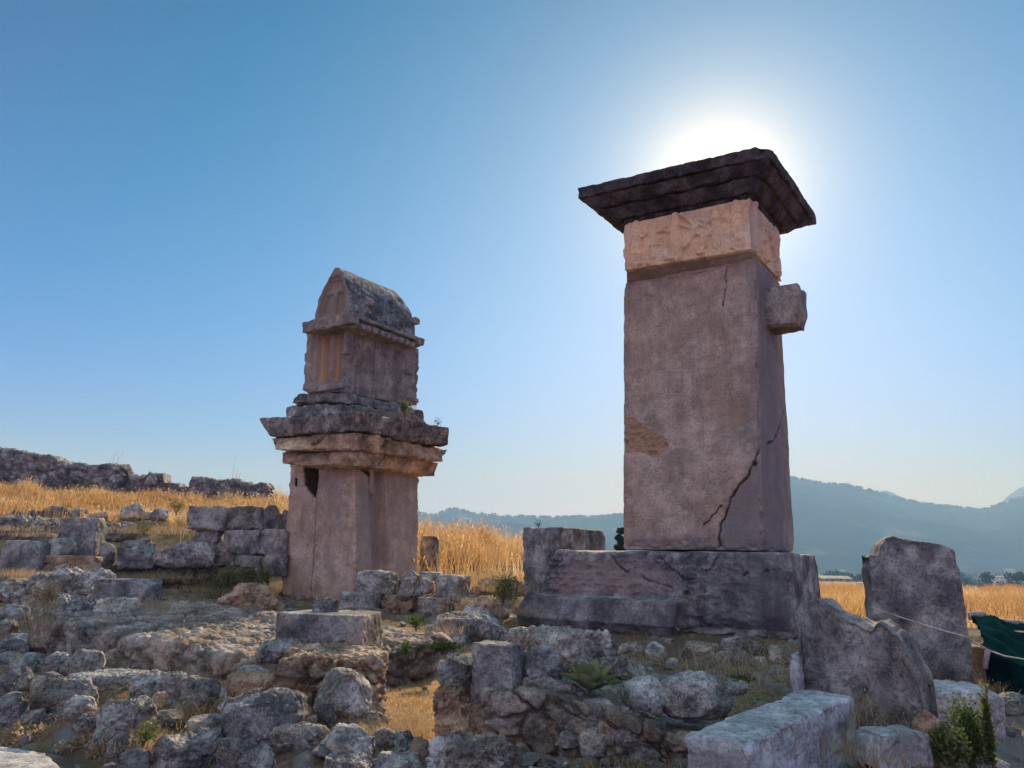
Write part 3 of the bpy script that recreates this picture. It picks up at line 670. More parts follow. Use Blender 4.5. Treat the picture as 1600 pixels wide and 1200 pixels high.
ch, _ = layer('chest', t2, M['chest'], cqb, cqt, res=0.02, rnd=0.03, rough=0.018, freq=2, chip=0.05, seed=37, disp=chest_disp)
chl = np.array(ch.location)
def tb(name, c, size, mat, parent, **k):
    kk = dict(res=0.03, rnd=0.02, rough=0.015, freq=4, chip=0.03); kk.update(k)
    me = stone_mesh(name, size, **kk); l = t2.loc(c)-np.array(parent.location); return link(name, me, mat, l, 0, parent)
lx, ly, lz = chl; hx, hy = CHS[0]/2, CHS[1]/2; zt2 = lz+CHS[2]
def lb(name, x, y, z, size, mat, parent, **k):
    kk = dict(res=0.025, rnd=0.02, rough=0.012, freq=4, chip=0.03); kk.update(k)
    me = stone_mesh(name, size, **kk); return link(name, me, mat, (lx+x-parent.location[0], ly+y-parent.location[1], z-parent.location[2]), 0, parent)
# corner posts, beam ends and the entablature with a row of beam ends
lb('entablature', 0, 0, zt2-0.09, (CHS[0]+0.20, CHS[1]+0.14, 0.21), M['chest'], ch, seed=41, chip=0.05)
lb('entablature', 0, -0.02, zt2+0.11, (CHS[0]+0.42, CHS[1]+0.30, 0.12), M['chest'], ch, seed=42, chip=0.07)
lb('beam', 0, -hy-0.06, zt2-0.10, (CHS[0]+0.7, 0.24, 0.31), M['chest'], ch, seed=43, chip=0.05, rough=.02)
lb('beam', 0, hy+0.0, zt2-0.05, (CHS[0]+0.72, 0.22, 0.22), M['chest'], ch, seed=44, chip=0.05)
for k in range(9):
    lb('beam_end', hx+0.13, -hy+0.32+k*(CHS[1]-0.55)/8, zt2-0.13, (0.26, 0.14, 0.14), M['chest'], ch, seed=50+k, res=0.03)
for zz, yy in ((lz+CHS[2]*0.50, -hy-0.0),):
    lb('beam_end', hx+0.02, yy, zz, (0.26, 0.16, 0.10), M['chest'], ch, seed=60)
lb('beam_end', hx+0.02, hy-0.12, lz+CHS[2]*0.50, (0.22, 0.16, 0.11), M['chest'], ch, seed=61)
lb('beam_end', hx+0.08, hy-0.05, lz+0.02, (0.42, 0.2, 0.16), M['chest'], ch, seed=62, chip=.08)
lb('sill', 0, -hy-0.04, lz-0.02, (CHS[0]+0.1, 0.14, 0.13), M['chest'], ch, seed=63)
# lid: pointed-arch vault with a relief gable
rz0 = zt2+0.22; apex = t2.loc(at(519, 430, 19.75))[2]
RH = apex-rz0; RW = CHS[0]+0.12; RL = CHS[1]+0.05
def roof_post(P):
    P = P.copy(); w = np.clip(P[:, 2]/RH, 0, 1)
    prof = np.where(w < 0.12, 1.0, (1-(np.clip((w-0.12)/0.88, 0, 1))**1.8)); prof = prof*0.93+0.07
    P[:, 0] *= prof; sl = np.where(P[:, 1] < 0, 0.05, -0.25)
    P[:, 1] = P[:, 1]+sl*w**3*np.abs(P[:, 1])/(RL/2)*1.0*np.sign(1)
    return P
def roof_disp(P, N):
    X, Y, Z = P.T; fr = sstep(0.5, 0.9, -N[:, 1]); w = Z/RH; u = X/RW
    prof = np.maximum(np.where(w < 0.12, 1.0, (1-(np.clip((w-0.12)/0.88, 0, 1))**1.8)), 0.05)
    xr = u*prof
    inner = fr*(1-sstep(0.36, 0.375, np.abs(u)*1.0))*(1-sstep(0.80, 0.82, w))*sstep(0.03, 0.05, w)
    pan = fr*np.maximum(bx(u, w, -0.30, -0.05, 0.10, 0.48, 0.01), bx(u, w, 0.05, 0.30, 0.10, 0.48, 0.01))
    top = fr*(1-sstep(0.28, 0.29, np.abs(u)))*sstep(0.56, 0.57, w)*(1-sstep(0.74, 0.75, w))
    D = -0.07*inner-0.07*pan-0.04*top
    rt = sstep(0.5, 0.9, np.abs(N[:, 0]))
    D += rt*0.025*fbm(P*9, 4, 5, ridged=True)
    return D, dict(warm=fr)
ro = link('lid', stone_mesh('lid', (RW, RL, RH), res=0.022, rnd=0.03, rough=0.03, freq=1.6, chip=0.04, seed=38, disp=roof_disp, post=roof_post), M['roof'], (lx, ly, rz0), 0, t2.o)
for yy in (-0.62, 1.28):
    me = stone_mesh('boss', (0.26, 0.24, 0.2), res=0.025, mix=0.25, rnd=0.04, rough=0.04, freq=5, seed=70)
    link('boss', me, M['chest'], (RW/2-0.04, yy, RH*0.28), 0, ro)

# ================================================================== loose stones and blocks
NAMES = {}
def stone(box, label, D=None, lift=0.0, mat='rock', kind='angular', cat='rock', name=None, dep=0.85, yaw=None, group=None, ground=True, seed=None, sink=0.12, **k):
    x0, y0, x1, y1 = box; cx = (x0+x1)/2
    sd = seed if seed is not None else int(x0*7+y0*13) % 9973
    rng = random.Random(sd)
    if D is None: D = ground_hit(cx, y1, lift)
    P = at(cx, y1, D); f = P@CF; w = (x1-x0)/F*f; hh = (y1-y0)/F*f; depr = max(0, -P[2]/f)
    dm = w*dep; h = max(hh*0.55, hh-dm*0.5*depr)*(1+sink)
    if yaw is None: yaw = rng.uniform(-30, 30)
    t = rad(yaw); c, s = abs(math.cos(t)), abs(math.sin(t))
    if kind == 'block':
        w2 = w/(c+s*dep); d2 = w2*dep
    else: w2, d2 = w*1.03, dm
    ext = d2*c+w2*s if kind == 'block' else dm
    z = P[2]-h*sink/(1+sink); pos = (P[0]+P[0]/P[1]*ext*0.5*0, P[1]+ext*0.42, z)
    pos = (P[0]*(pos[1]/P[1]), pos[1], z)
    sc = (P[1]+ext*0.42)/P[1]; w2 *= sc**0.6; 
    px = 1.3*f/F
    res = max(px, max(w2, h)/90); size = (w2, d2, h)
    m = min(size)
    if kind == 'boulder': kk = dict(mix=0.6, rnd=0.2*m, rough=0.09*m**0.8, freq=1.6/m**0.8, chops=7, chopd=0.80, ridge=0.03*m, fine=0.03*m, crease=0.03*m)
    elif kind == 'angular': kk = dict(mix=0.42, rnd=0.09*m, rough=0.11*m**0.8, freq=1.7/m**0.8, chops=11, chopd=0.68, ridge=0.06*m, fine=0.04*m, crease=0.05*m)
    elif kind == 'rough': kk = dict(mix=0.3, rnd=0.12*m, rough=0.14*m**0.8, freq=1.8/m**0.8, chops=6, chopd=0.74, ridge=0.12*m, fine=0.07*m, crease=0.09*m)
    elif kind == 'slab': kk = dict(mix=0.08, rnd=0.12*m, rough=0.06*m, freq=2.5, chops=2, chopd=0.9, chip=0.15*m, ridge=0.03*m, crease=.04*m)
    else: kk = dict(mix=0.02, rnd=0.06*m, rough=0.05*m, freq=2.2, chops=2, chopd=0.92, chip=0.13*m, fine=0.008, crease=0.015*m)
    kk.update(k)
    me = stone_mesh(name or ('stone_block' if kind == 'block' else 'boulder' if kind == 'boulder' else 'rock'), size, res=res, seed=sd, nmin=7, **kk)
    nm = name or ('stone_block' if kind == 'block' else 'boulder' if kind == 'boulder' else 'stone_slab' if kind == 'slab' else 'rock')
    o = link(nm, me, M[mat], pos, -t)
    tag(o, label, cat, group)
    if ground: BUMPS.append((pos[0], pos[1], z+h*0.14, max(w2, d2)*0.47))
    return o
FG = 'loose stones of the collapsed wall in the foreground'
M['earthface'] = stone_mat('dark_earth_face', (0.10, 0.07, 0.045), (0.19, 0.14, 0.10), (0.16, 0.10, 0.06), warm_amt=.5, dark_amt=.5, lichen=0, bump=.02, cell=True)
M['rubble_ochre'] = stone_mat('ochre_rubble', (0.34, 0.26, 0.18), (0.50, 0.41, 0.31), (0.46, 0.28, 0.15), warm_amt=.65, dark_amt=.45, lichen=.2, bump=.014, cell=True)
# ---- front left heap: back row
S = stone
S((106, 1017, 156, 1053), 'squared pale boulder at the right end of the back row of the front heap', lift=.12, mat='rock_pale', kind='angular', group=FG, chops=4)
S((63, 1016, 118, 1054), 'humped grey rock against the left side of the squared pale boulder', lift=.10, kind='angular', group=FG)
S((14, 1020, 64, 1049), 'wedge-shaped rock with a sunlit edge in the back row near the left frame edge', lift=.12, mat='rock_pale', group=FG)
S((-14, 1019, 30, 1041), 'low dark rock at the left frame edge of the back row', lift=.12, mat='rock_dark', group=FG)
S((-6, 1044, 58, 1078), 'long grey stone under the wedge-shaped rock at the far left', lift=.18, group=FG)
S((37, 1056, 73, 1081), 'small grey stone wedged below the humped rock', lift=.16, group=FG)
S((64, 1049, 94, 1070), 'bluish fist-shaped stone below the humped rock', lift=.16, mat='rock_dark', kind='boulder', group=FG)
S((66, 1053, 145, 1115), 'biggest smooth-faced rock in the left part of the front heap', lift=.15, mat='rock', kind='angular', group=FG, chops=6)
S((44, 1066, 82, 1107), 'upright stone leaning on the left of the biggest smooth-faced rock', lift=.14, group=FG)
S((-8, 1078, 38, 1135), 'tall rounded rock at the left frame edge above the paved corner', lift=.05, kind='boulder', group=FG)
S((27, 1106, 66, 1139), 'grey stone just right of the tall rounded rock at the left frame edge', lift=.06, group=FG)
S((52, 1112, 93, 1156), 'dark stone in the shade under the biggest smooth-faced rock', lift=.0, mat='rock_dark', group=FG)
S((92, 1086, 151, 1123), 'pale wedge of stone with a flat lit top in the middle of the left heap', lift=.20, mat='rock_pale', group=FG)
S((112, 1110, 158, 1150), 'blocky grey stone under the pale wedge', lift=.10, group=FG)
S((148, 1092, 235, 1148), 'large sunlit-topped rock with hollows in its face, left of the heap centre', lift=.12, mat='rock_pale', kind='rough', group=FG)
S((204, 1053, 292, 1095), 'broad jagged rock standing behind a straw tuft', lift=.22, mat='rock', kind='rough', group=FG)
S((231, 1080, 266, 1109), 'small brown stone in front of the broad jagged rock', lift=.2, mat='rock_warm', group=FG)
S((266, 1059, 336, 1103), 'squared rock with a rough lit end, right of the broad jagged rock', lift=.2, mat='rock', kind='angular', group=FG, chops=4)
S((237, 1110, 281, 1135), 'small round grey-green stone in the straw at the heap middle', lift=.12, mat='rock_dark', kind='boulder', group=FG)
S((138, 1140, 171, 1176), 'small upright stone below the large hollowed rock', lift=.02, group=FG)
S((159, 1145, 217, 1183), 'low bluish rock under the large hollowed rock', lift=.02, mat='rock_dark', group=FG)
S((232, 1146, 292, 1204), 'broad grey rock at the bottom edge left of the lichen boulder', lift=.0, group=FG)
S((88, 1122, 110, 1154), 'thin dark stone between two bigger ones low in the left heap', lift=.02, mat='rock_dark', group=FG)
S((120, 1049, 226, 1078), 'flat sunlit slab of outcrop behind the straw tuft in the left heap', lift=.25, mat='rock_pale', kind='rough', dep=1.0, group=FG)
S((344, 1052, 438, 1108), 'square-cut brown block carrying a knobbly stone', lift=.12, mat='rock_warm', kind='angular', chops=3, group=FG)
S((367, 1040, 422, 1067), 'knobbly double-humped stone lying on the square-cut brown block', lift=.5, kind='boulder', mat='rock', group=FG, ground=False, D=8.3)
S((375, 1053, 396, 1067), 'pebble resting in front of the knobbly double-humped stone', D=8.15, kind='boulder', mat='rock', group=FG, ground=False)
S((350, 1079, 406, 1128), 'pitted stone behind the left shoulder of the lichen boulder', lift=.15, mat='rock', kind='rough', group=FG)
S((352, 1080, 470, 1170), 'largest peaked boulder of the heap, grey with white lichen blotches', lift=.10, mat='rock_dark', kind='angular', group=FG, chops=6, chopd=.8)
S((292, 1118, 354, 1147), 'flat bluish stone left of the lichen boulder', lift=.1, mat='rock', kind='boulder', group=FG)
S((260, 1142, 352, 1198), 'dark angular rock with deep notches below the flat bluish stone', lift=.0, mat='rock_dark', kind='rough', group=FG)
S((427, 1128, 520, 1168), 'long low rock with a sharp crest right of the lichen boulder', lift=.16, mat='rock', kind='angular', group=FG)
S((426, 1152, 500, 1206), 'large grey rock at the bottom edge under the sharp-crested one', lift=.0, mat='rock_dark', group=FG)
S((497, 1133, 590, 1190), 'pyramid-shaped grey rock with a pale peak near the bottom centre', lift=.08, mat='rock', kind='angular', chops=9, group=FG)
S((488, 1046, 578, 1122), 'round-topped boulder with a flat grey face beside the end of the rubble wall', D=7.3, mat='rock_pale', kind='boulder', group=FG)
S((477, 1113, 525, 1138), 'small bluish stone under the round-topped boulder', lift=.1, group=FG)
S((556, 1113, 604, 1150), 'rough sunlit stone at the foot of the round-topped boulder', lift=.02, mat='rock_pale', kind='rough', group=FG)
S((588, 1142, 655, 1192), 'dark blue-grey rock beside the golden path at the bottom', lift=.0, mat='rock_dark', kind='rough', group=FG)
S((575, 1176, 668, 1212), 'low rock cut off by the bottom edge left of the path mouth', lift=.05, mat='rock', group=FG)
S((498, 1178, 582, 1212), 'low rock cut off by the bottom edge under the pyramid-shaped one', lift=.05, mat='rock', kind='rough', group=FG)
S((372, 1160, 434, 1212), 'dark rock under the lichen boulder at the bottom edge', lift=.0, mat='rock_dark', group=FG)
S((340, 1150, 384, 1208), 'brown-shaded stone at the lower left of the lichen boulder', lift=.0, mat='rock', group=FG)
S((453, 1050, 500, 1096), 'dark stone in the hollow between the brown block and the round-topped boulder', lift=.1, mat='rock_dark', group=FG)
S((676, 1153, 810, 1215), 'broad deeply pitted blue-grey rock at the bottom edge right of the path', lift=.05, mat='rock', kind='rough', ridge=.06, group=FG)
S((636, 1152, 672, 1206), 'small brown stone in the path mouth at the bottom edge', lift=.0, mat='rock_warm', kind='boulder', group=FG)
S((180, 1170, 236, 1210), 'shaded stone at the bottom edge right of the paved corner', lift=.0, mat='rock_dark', group=FG)
# ---- middle left hollow
MG = 'rocks in the hollow behind the front heap'
S((-6, 966, 26, 990), 'bluish flat rock at the left frame edge in the hollow', lift=.1, group=MG)
S((8, 990, 50, 1008), 'small angular grey rock in the shaded hollow', lift=.02, group=MG)
S((-12, 945, 36, 972), 'dark slope rock at the left frame edge above the hollow', lift=.15, mat='rock_dark', group=MG)
S((70, 958, 140, 1000), 'sloping grey bedrock below the pale block on the left', lift=.05, kind='rough', dep=1.2, group=MG)
S((126, 982, 182, 1019), 'smooth dark rounded rock at the edge of the pale paving', lift=.0, mat='rock_dark', kind='boulder', group=MG)
S((160, 975, 212, 1014), 'brownish shaded rock leaning against the long rubble wall', lift=.0, mat='rock', group=MG)
S((0, 1000, 46, 1020), 'low flat stone in grass just behind the front heap at left', lift=.0, mat='rock_dark', group=MG)
tag(S((113, 985, 134, 1001), 'small white crumpled scrap lying in the shaded hollow', lift=.12, mat='rock_pale', kind='boulder', cat='scrap', name='scrap', ground=False), cat='scrap')
S((48, 893, 152, 955), 'big rough bedrock outcrop with a sunlit flat top, left of the pale block', lift=.05, mat='rock_pale', kind='rough', dep=1.1, cat='outcrop', name='outcrop', group='outcrops')
S((52, 930, 140, 985), 'lumpy grey bedrock below the sunlit flat-topped outcrop', lift=.0, mat='rock', kind='rough', dep=1.0, cat='outcrop', name='outcrop', group='outcrops')
S((145, 905, 247, 958), 'long squared block with white lichen spots on the outcrop at left', lift=.25, mat='block', kind='block', yaw=12, dep=0.5)
S((0, 905, 52, 940), 'flat bedrock with a straw tuft left of the outcrop', lift=.05, mat='rock_pale', kind='rough', dep=1.3, cat='outcrop', name='outcrop', group='outcrops')
# ---- terrace stones at the left
TG = 'terrace stones on the left slope'
S((2, 845, 76, 897), 'large dark dressed block at the far left of the terrace', D=18.6, mat='block', kind='block', yaw=8, dep=.6, group=TG)
S((75, 839, 118, 868), 'round-edged block on two thin tiles, right of the large dark block', D=18.9, mat='rock_pale', kind='boulder', mix=.4, group=TG)
S((74, 867, 114, 880), 'thin ochre tile under the round-edged block', D=18.8, mat='rock_warm', kind='slab', yaw=0, group=TG)
S((113, 869, 157, 882), 'thin ochre tile under the tall lichened block', D=18.8, mat='rock_warm', kind='slab', yaw=0, group=TG)
S((84, 880, 113, 898), 'small squared stone below the left thin tile', D=18.7, mat='rock', group=TG)
S((68, 880, 85, 896), 'brown stone pressed against the large dark block', D=18.7, mat='rock_warm', group=TG)
S((128, 880, 156, 900), 'grey stone below the right thin tile', D=18.6, mat='rock', group=TG)
S((90, 809, 157, 871), 'tall upright block speckled with white lichen on the left terrace', D=19.2, mat='block', kind='block', yaw=5, dep=.5, group=TG)
S((155, 844, 180, 878), 'narrow grey block at the left end of the long kerb of stones', D=19.3, ground=False, mat='rock', kind='angular', group=TG)
S((174, 844, 246, 884), 'long flat-topped kerb stone, middle of the row', D=19.2, ground=False, mat='block', kind='angular', mix=.15, yaw=0, dep=.5, group=TG)
S((242, 847, 338, 884), 'longest rounded kerb stone left of the coursed wall', D=19.1, ground=False, mat='rock', kind='boulder', mix=.35, yaw=0, dep=.45, group=TG)
S((332, 847, 360, 880), 'short rounded kerb stone beside the coursed wall', D=19.4, ground=False, mat='rock', kind='boulder', mix=.4, group=TG)
S((-10, 809, 94, 845), 'long brown ledge of rock behind the large dark block', D=22.6, mat='rock', kind='rough', dep=.6, group=TG)
S((48, 832, 86, 848), 'dark stone on the shelf above the round-edged block', D=20, mat='rock_dark', kind='boulder', group=TG)
S((155, 818, 212, 846), 'dark cracked rock right of the tall lichened block', D=22.4, mat='rock_dark', kind='rough', group=TG)
S((204, 812, 242, 832), 'dark peaked rock in dry grass on the slope', D=23.2, mat='rock_dark', kind='angular', group=TG)
HG = 'row of stones along the edge of the straw field'
S((10, 797, 42, 812), 'low grey stone, first from the left in the row under the straw field', D=24.6, mat='rock_dark', group=HG)
S((40, 796, 67, 813), 'low dark stone, second in the row under the straw field', D=24.6, mat='rock_dark', group=HG)
S((65, 790, 111, 808), 'widest dark stone in the row under the straw field', D=24.8, mat='rock_dark', kind='boulder', group=HG)
S((109, 793, 134, 808), 'dark square stone right of the widest one in the field-edge row', D=24.8, mat='rock_dark', group=HG)
S((140, 799, 171, 812), 'low stone right of a gap in the field-edge row', D=24.6, mat='rock_dark', group=HG)
S((191, 786, 227, 811), 'pointed triangular stone in the field-edge row', D=24.4, mat='rock', kind='angular', chops=9, group=HG)
S((223, 797, 237, 811), 'small stone between the pointed one and a round one', D=24.3, mat='rock', group=HG)
S((236, 794, 263, 812), 'round stone at the right end of the field-edge row', D=24.3, mat='rock_pale', kind='boulder', group=HG)
S((12, 776, 28, 787), 'single small grey stone half buried in the straw field', D=31, mat='rock', group=HG)
# coursed wall of big blocks beside the left tomb
cw = bpy.data.objects.new('coursed_wall', None); COL.objects.link(cw); p0 = at(367, 896, 19.9); cw.location = p0
tag(cw, 'wall of three courses of big dressed blocks left of the sarcophagus tomb', 'wall')
def wblock(box, D, parent, seed, mat='block', dep=.8, **k):
    x0, y0, x1, y1 = box; P = at((x0+x1)/2, y1, D); f = P@CF; w = (x1-x0)/F*f; h = (y1-y0)/F*f
    kk = dict(res=max(.025, w/50), rnd=.03, rough=.06, freq=2, chip=.10, seed=seed, fine=.015, chops=2, chopd=.94); kk.update(k)
    me = stone_mesh('block', (w, dep, h), **kk)
    return link('block', me, M[mat], (P[0]-parent.location[0], P[1]+dep/2-parent.location[1], P[2]-parent.location[2]), 0, parent)
wblock((289, 791, 352, 828), 20.3, cw, 1); wblock((352.5, 791, 411, 828), 20.35, cw, 2)
wblock((342, 828.5, 401, 867), 20.2, cw, 3); wblock((401.5, 828.5, 446, 867), 20.25, cw, 4)
wblock((359, 867.5, 404, 900), 20.1, cw, 5); wblock((404.5, 867.5, 446, 900), 20.15, cw, 6)
wblock((300, 828.5, 341, 862), 20.6, cw, 7, 'rock')
S((408, 789, 440, 828), 'rounded boulder on the coursed wall next to the sarcophagus tomb', D=20.4, mat='rock_dark', kind='boulder', ground=False)
S((434, 793, 452, 828), 'dark stone squeezed between the rounded boulder and the tomb shaft', D=20.6, mat='rock_dark', kind='angular', ground=False)
# ---- round the left tomb
LG = 'stones of the little wall at the foot of the sarcophagus tomb'
S((560, 892, 628, 926), 'large rounded block in the top course of the small wall against the tomb', D=17.5, lift=.5, mat='rock', kind='angular', mix=.2, chops=3, yaw=5, group=LG, ground=False)
S((533, 924, 596, 951), 'low flat block at the foot of the tomb, lower course', D=17.2, mat='rock', kind='block', yaw=0, group=LG)
S((622, 893, 661, 912), 'flat stone in the top course right of the large rounded block', D=17.9, mat='rock', kind='angular', group=LG, ground=False)
S((623, 903, 648, 930), 'round pale stone hanging in the earth bank of the small wall', D=17.4, mat='rock_pale', kind='boulder', group=LG, ground=False)
S((646, 910, 663, 930), 'small brown stone right of the round pale stone', D=17.4, mat='rock', group=LG, ground=False)
S((655, 902, 677, 926), 'tilted oval stone beside the hollowed block', D=17.4, mat='rock_pale', kind='boulder', group=LG, ground=False)
S((657, 894, 690, 906), 'thin slab behind the hollowed block', D=17.9, mat='rock', kind='slab', group=LG, ground=False)
hb = S((677, 899, 736, 936), 'squared block with a hollow cut in its side, ending the small wall at right', D=17.0, mat='rock', kind='block', yaw=26, group=LG, ground=False)
S((652, 934, 706, 961), 'square-cut stone below the hollowed block', D=16.6, mat='rock', kind='block', yaw=24, group=LG)
S((703, 931, 740, 955), 'sunlit reddish stone right of the square-cut stone', D=17, mat='rock_warm', kind='angular', group=LG)
S((592, 926, 655, 980), 'bank of earth and rubble holding up the small wall', D=17.3, mat='rock_warm', kind='rough', dep=1.0, cat='bank', name='earth_bank', rough=.12)
S((655, 926, 700, 950), 'earth fill with rubble behind the square-cut stone', D=17.6, mat='rock_warm', kind='rough', dep=1.0, cat='bank', name='earth_bank')
S((655, 838, 686, 892), 'dark upright block standing in straw behind the sarcophagus tomb', D=22.5, mat='rock_dark', kind='block', yaw=20)
S((666, 953, 792, 1009), 'broad brown boulder with a flat top at the left foot of the big grey base', lift=.05, mat='rock', kind='angular', mix=.3, dep=.7, chops=4)
S((722, 933, 795, 966), 'sloping rock slab rising behind the broad brown boulder', lift=.2, mat='rock', kind='angular', dep=.9)
S((733, 904, 826, 934), 'low remnant of a wall at the edge of the straw field', D=18.8, mat='rock_warm', kind='rough', dep=.5)
S((664, 975, 690, 1006), 'small stone at the left end of the broad brown boulder', lift=.0, mat='rock_pale', kind='boulder')
S((340, 915, 440, 958), 'reddish sunlit bedrock left of the tomb plinth', lift=.0, mat='rock_warm', kind='rough', dep=.8, cat='outcrop', name='outcrop')
# ---- under the grey base
BG = 'stones packed under and in front of the grey base'
for q, (b, l, m, kd) in enumerate([((792, 981, 843, 1008), 'flat stone under the left corner of the grey base', 'rock', 'boulder'),
    ((912, 995, 968, 1029), 'shaded stone under the base behind the ridge of the near wall', 'rock_dark', 'angular'), ((966, 1000, 1008, 1027), 'squared blue-grey stone under the base ledge', 'rock', 'angular'),
    ((1006, 1003, 1042, 1036), 'upright stone below the right end of the base ledge', 'rock', 'boulder'), ((1057, 1000, 1131, 1033), 'widest flat stone below the base', 'rock', 'angular'),
    ((1129, 995, 1168, 1021), 'grey stone under the middle of the base, right of the widest one', 'rock', 'rough'), ((1117, 1018, 1149, 1038), 'low bluish stone in front of the widest flat stone', 'rock', 'boulder'),
    ((1193, 1003, 1234, 1039), 'square grey stone left of the leaning broken slab', 'rock_pale', 'angular'), ((1175, 1026, 1198, 1042), 'small stone in dry grass in front of the square grey one', 'rock', 'boulder'),
    ((1040, 1028, 1062, 1042), 'small pale stone near the thistle-like plant, in dry grass', 'rock', 'boulder'), ((1164, 1000, 1196, 1022), 'brown stone in the shade under the right end of the base', 'rock', 'angular')]):
    S(b, l, D=10.9-q*0.02 if b[1] > 1015 else 11.7, mat=m, kind=kd, group=BG)
for i_ in range(9):
    c_ = CBb-E1*(.2+i_*.6)+E2*.95; BUMPS.append((c_[0], c_[1], -1.2, .95))
# tall block left behind the base
qb = quadr((876, 940), 815, 947, 15.9); qt = quadr((876, 823), 815, 946, 15.9)
ql = bpy.data.objects.new('tmp', None)
def free_block(name, bot, top, mat, label, cat, seed, **k):
    r = Root.__new__(Root); r.p = (bot[0]+bot[2])/2; r.o = None
    C_, L_ = bot, top
    b = [r.loc(p) for p in bot]; t = [r.loc(p) for p in top]
    sx = (np.linalg.norm(b[0]-b[1])+np.linalg.norm(t[0]-t[1]))/2; sy = (np.linalg.norm(b[2]-b[1])+np.linalg.norm(t[2]-t[1]))/2; sz = t[1][2]-b[1][2]
    me = stone_mesh(name, (sx, sy, sz), seed=seed, **k); o = link(name, me, M[mat], r.p, -rad(TH)); tag(o, label, cat)
    BUMPS.append((r.p[0], r.p[1], r.p[2]+.08, max(sx, sy)*.6)); return o
def zdown(q, z): return tuple(np.array([p[0], p[1], z]) for p in q)
free_block('stone_block', zdown(qb, -1.3), qt, 'base', 'tall upright block with a lichened top standing behind the left end of the grey base', 'block', 77, res=.03, rnd=.04, rough=.03, chip=.06)

# ================================================================== walls of rubble (cobbles show in the surface)
def cobble_wall(name, pos, size, yaw, label, mat='rubble', cell=(.32, .32, .24), amp=.07, res=.03, seed=1, top=None, toprough=.06, gap=0.12, cat='wall', rough=.04, group=None, batter=0.0, flat_top=True, post2=None):
    cs = np.array(cell); sx, sy, sz = size
    def disp(P, N):
        W = P+0.14*np.stack([fbm(P*3, 4, seed), fbm(P*3+9, 4, seed+1), fbm(P*3+19, 4, seed+2)], 1)
        W = W*(1+0*P)
        F1, F2, cid = voro(W/cs+seed*3.3, seed, 0.95)
        G1, G2, cid2 = voro(W/cs*2.3+seed*1.7, seed+5, 0.95)
        small = (cid < 0.42)                       # some cells are packed with small stones and mortar
        E = np.where(small, (G2-G1)*0.6, F2-F1); ci = np.where(small, cid2*0.7, cid)
        g = 1-sstep(0.02, gap, E); tp = sstep(0.5, 0.9, N[:, 2])
        face = sstep(0.02, 0.16, E)
        nj = np.stack([_h(np.floor(ci*997), 0*ci+k, 0*ci, seed) for k in (1, 2, 3)], 1)-.5
        tilt = ((W/cs % 1)-.5)
        D = amp*(face*(0.25+1.1*ci)-0.5*g+0.35*(tilt*nj).sum(1)*face)
        if flat_top:
            K1, K2, _c = voro(np.stack([P[:, 0]*1.4+.4*fbm(P*2, 3, 3), P[:, 1]*2.2+.4*fbm(P*2+5, 3, 4), 0*P[:, 0]], 1), seed+3)
            D = D*(1-0.85*tp)-tp*(.055*(1-sstep(.015, .07, K2-K1))-.03*(_c-.5))
        D = D+0.55*amp*fbm(P*9, 4, seed+4, ridged=True)+0.35*amp*fbm(P*22, 3, seed+14)
        vn = np.clip(1-np.abs(vnoise(W*5+3, seed+30))*6, 0, 1); D = D-0.5*amp*vn*(1-.5*tp)
        if top is None: D = D+tp*toprough*fbm(P*np.array([2.5, 2.5, 2]), 5, seed+7, ridged=True)
        return D, dict(cell=ci, gap=g*0.8)
    def post(P):
        P = P.copy()
        if top is not None:
            k = top((P[:, 0]/sx+.5)); P[:, 2] = P[:, 2]*k
        if batter: P[:, 1] = P[:, 1]+batter*(sz-P[:, 2])*np.where(P[:, 1] < 0, -1, 1)
        if post2: P = post2(P)
        return P
    me = stone_mesh(name, size, res=res, rnd=.08, rough=rough, freq=1.5, disp=disp, post=post, seed=seed, nmax=420)
    o = link(name, me, M[mat], pos, -rad(yaw)); tag(o, label, cat, group); return o
# long low rubble wall crossing the left foreground
A_ = np.array([-2.25, 8.75, 0]); mid = A_-E1*2.9+E2*1.3
cobble_wall('rubble_wall', (mid[0], mid[1], -1.85), (5.8, 2.6, .73), TH, 'long low rubble wall with a flat cracked top crossing from the left to the path', seed=3, res=.024, cell=(.55, .5, .36), amp=.055, toprough=.05, post2=lambda P: P+np.stack([0*P[:, 0], 0*P[:, 0], (P[:, 2]/.73)*(.05*(P[:, 1]+1.3)-.035*P[:, 0])], 1))
cobble_wall('rubble_wall', (-1.80, 8.5, -1.85), (.92, 1.3, .85), -9, 'crumbling ochre end of the rubble wall standing at the left side of the path', seed=6, res=.014, cell=(.42, .4, .34), amp=.06, toprough=.05, rough=.09, mat='rubble_ochre')
S((438, 955, 592, 1012), 'flat-topped dressed slab with white spots lying on the end of the rubble wall', D=8.75, mat='block', kind='block', yaw=8, dep=.75, ground=False, chip=.02, rnd=.015, rough=.015, crease=0, chops=0)
S((489, 934, 526, 964), 'small lumpy stone set on top of the flat-topped slab', D=9.05, mat='rock', kind='rough', ground=False, sink=.05)
S((400, 1000, 470, 1032), 'rough dark stone tucked under the left end of the flat-topped slab', D=8.5, mat='rock', kind='rough', ground=False)
S((150, 935, 235, 975), 'weathered rounded bedrock at the left end of the long rubble wall', D=13.2, mat='rock_pale', kind='rough', dep=1.0, cat='outcrop', name='outcrop', group='outcrops')
cobble_wall('terrace_wall', (at(262, 930, 19.3)[0], 19.75, -1.5), (3.6, .8, 1.12), 0, 'dark earth and rubble face hung with dry grass below the kerb stones', mat='earthface', seed=17, res=.045, cell=(.35, .3, .25), amp=.06, rough=.10)
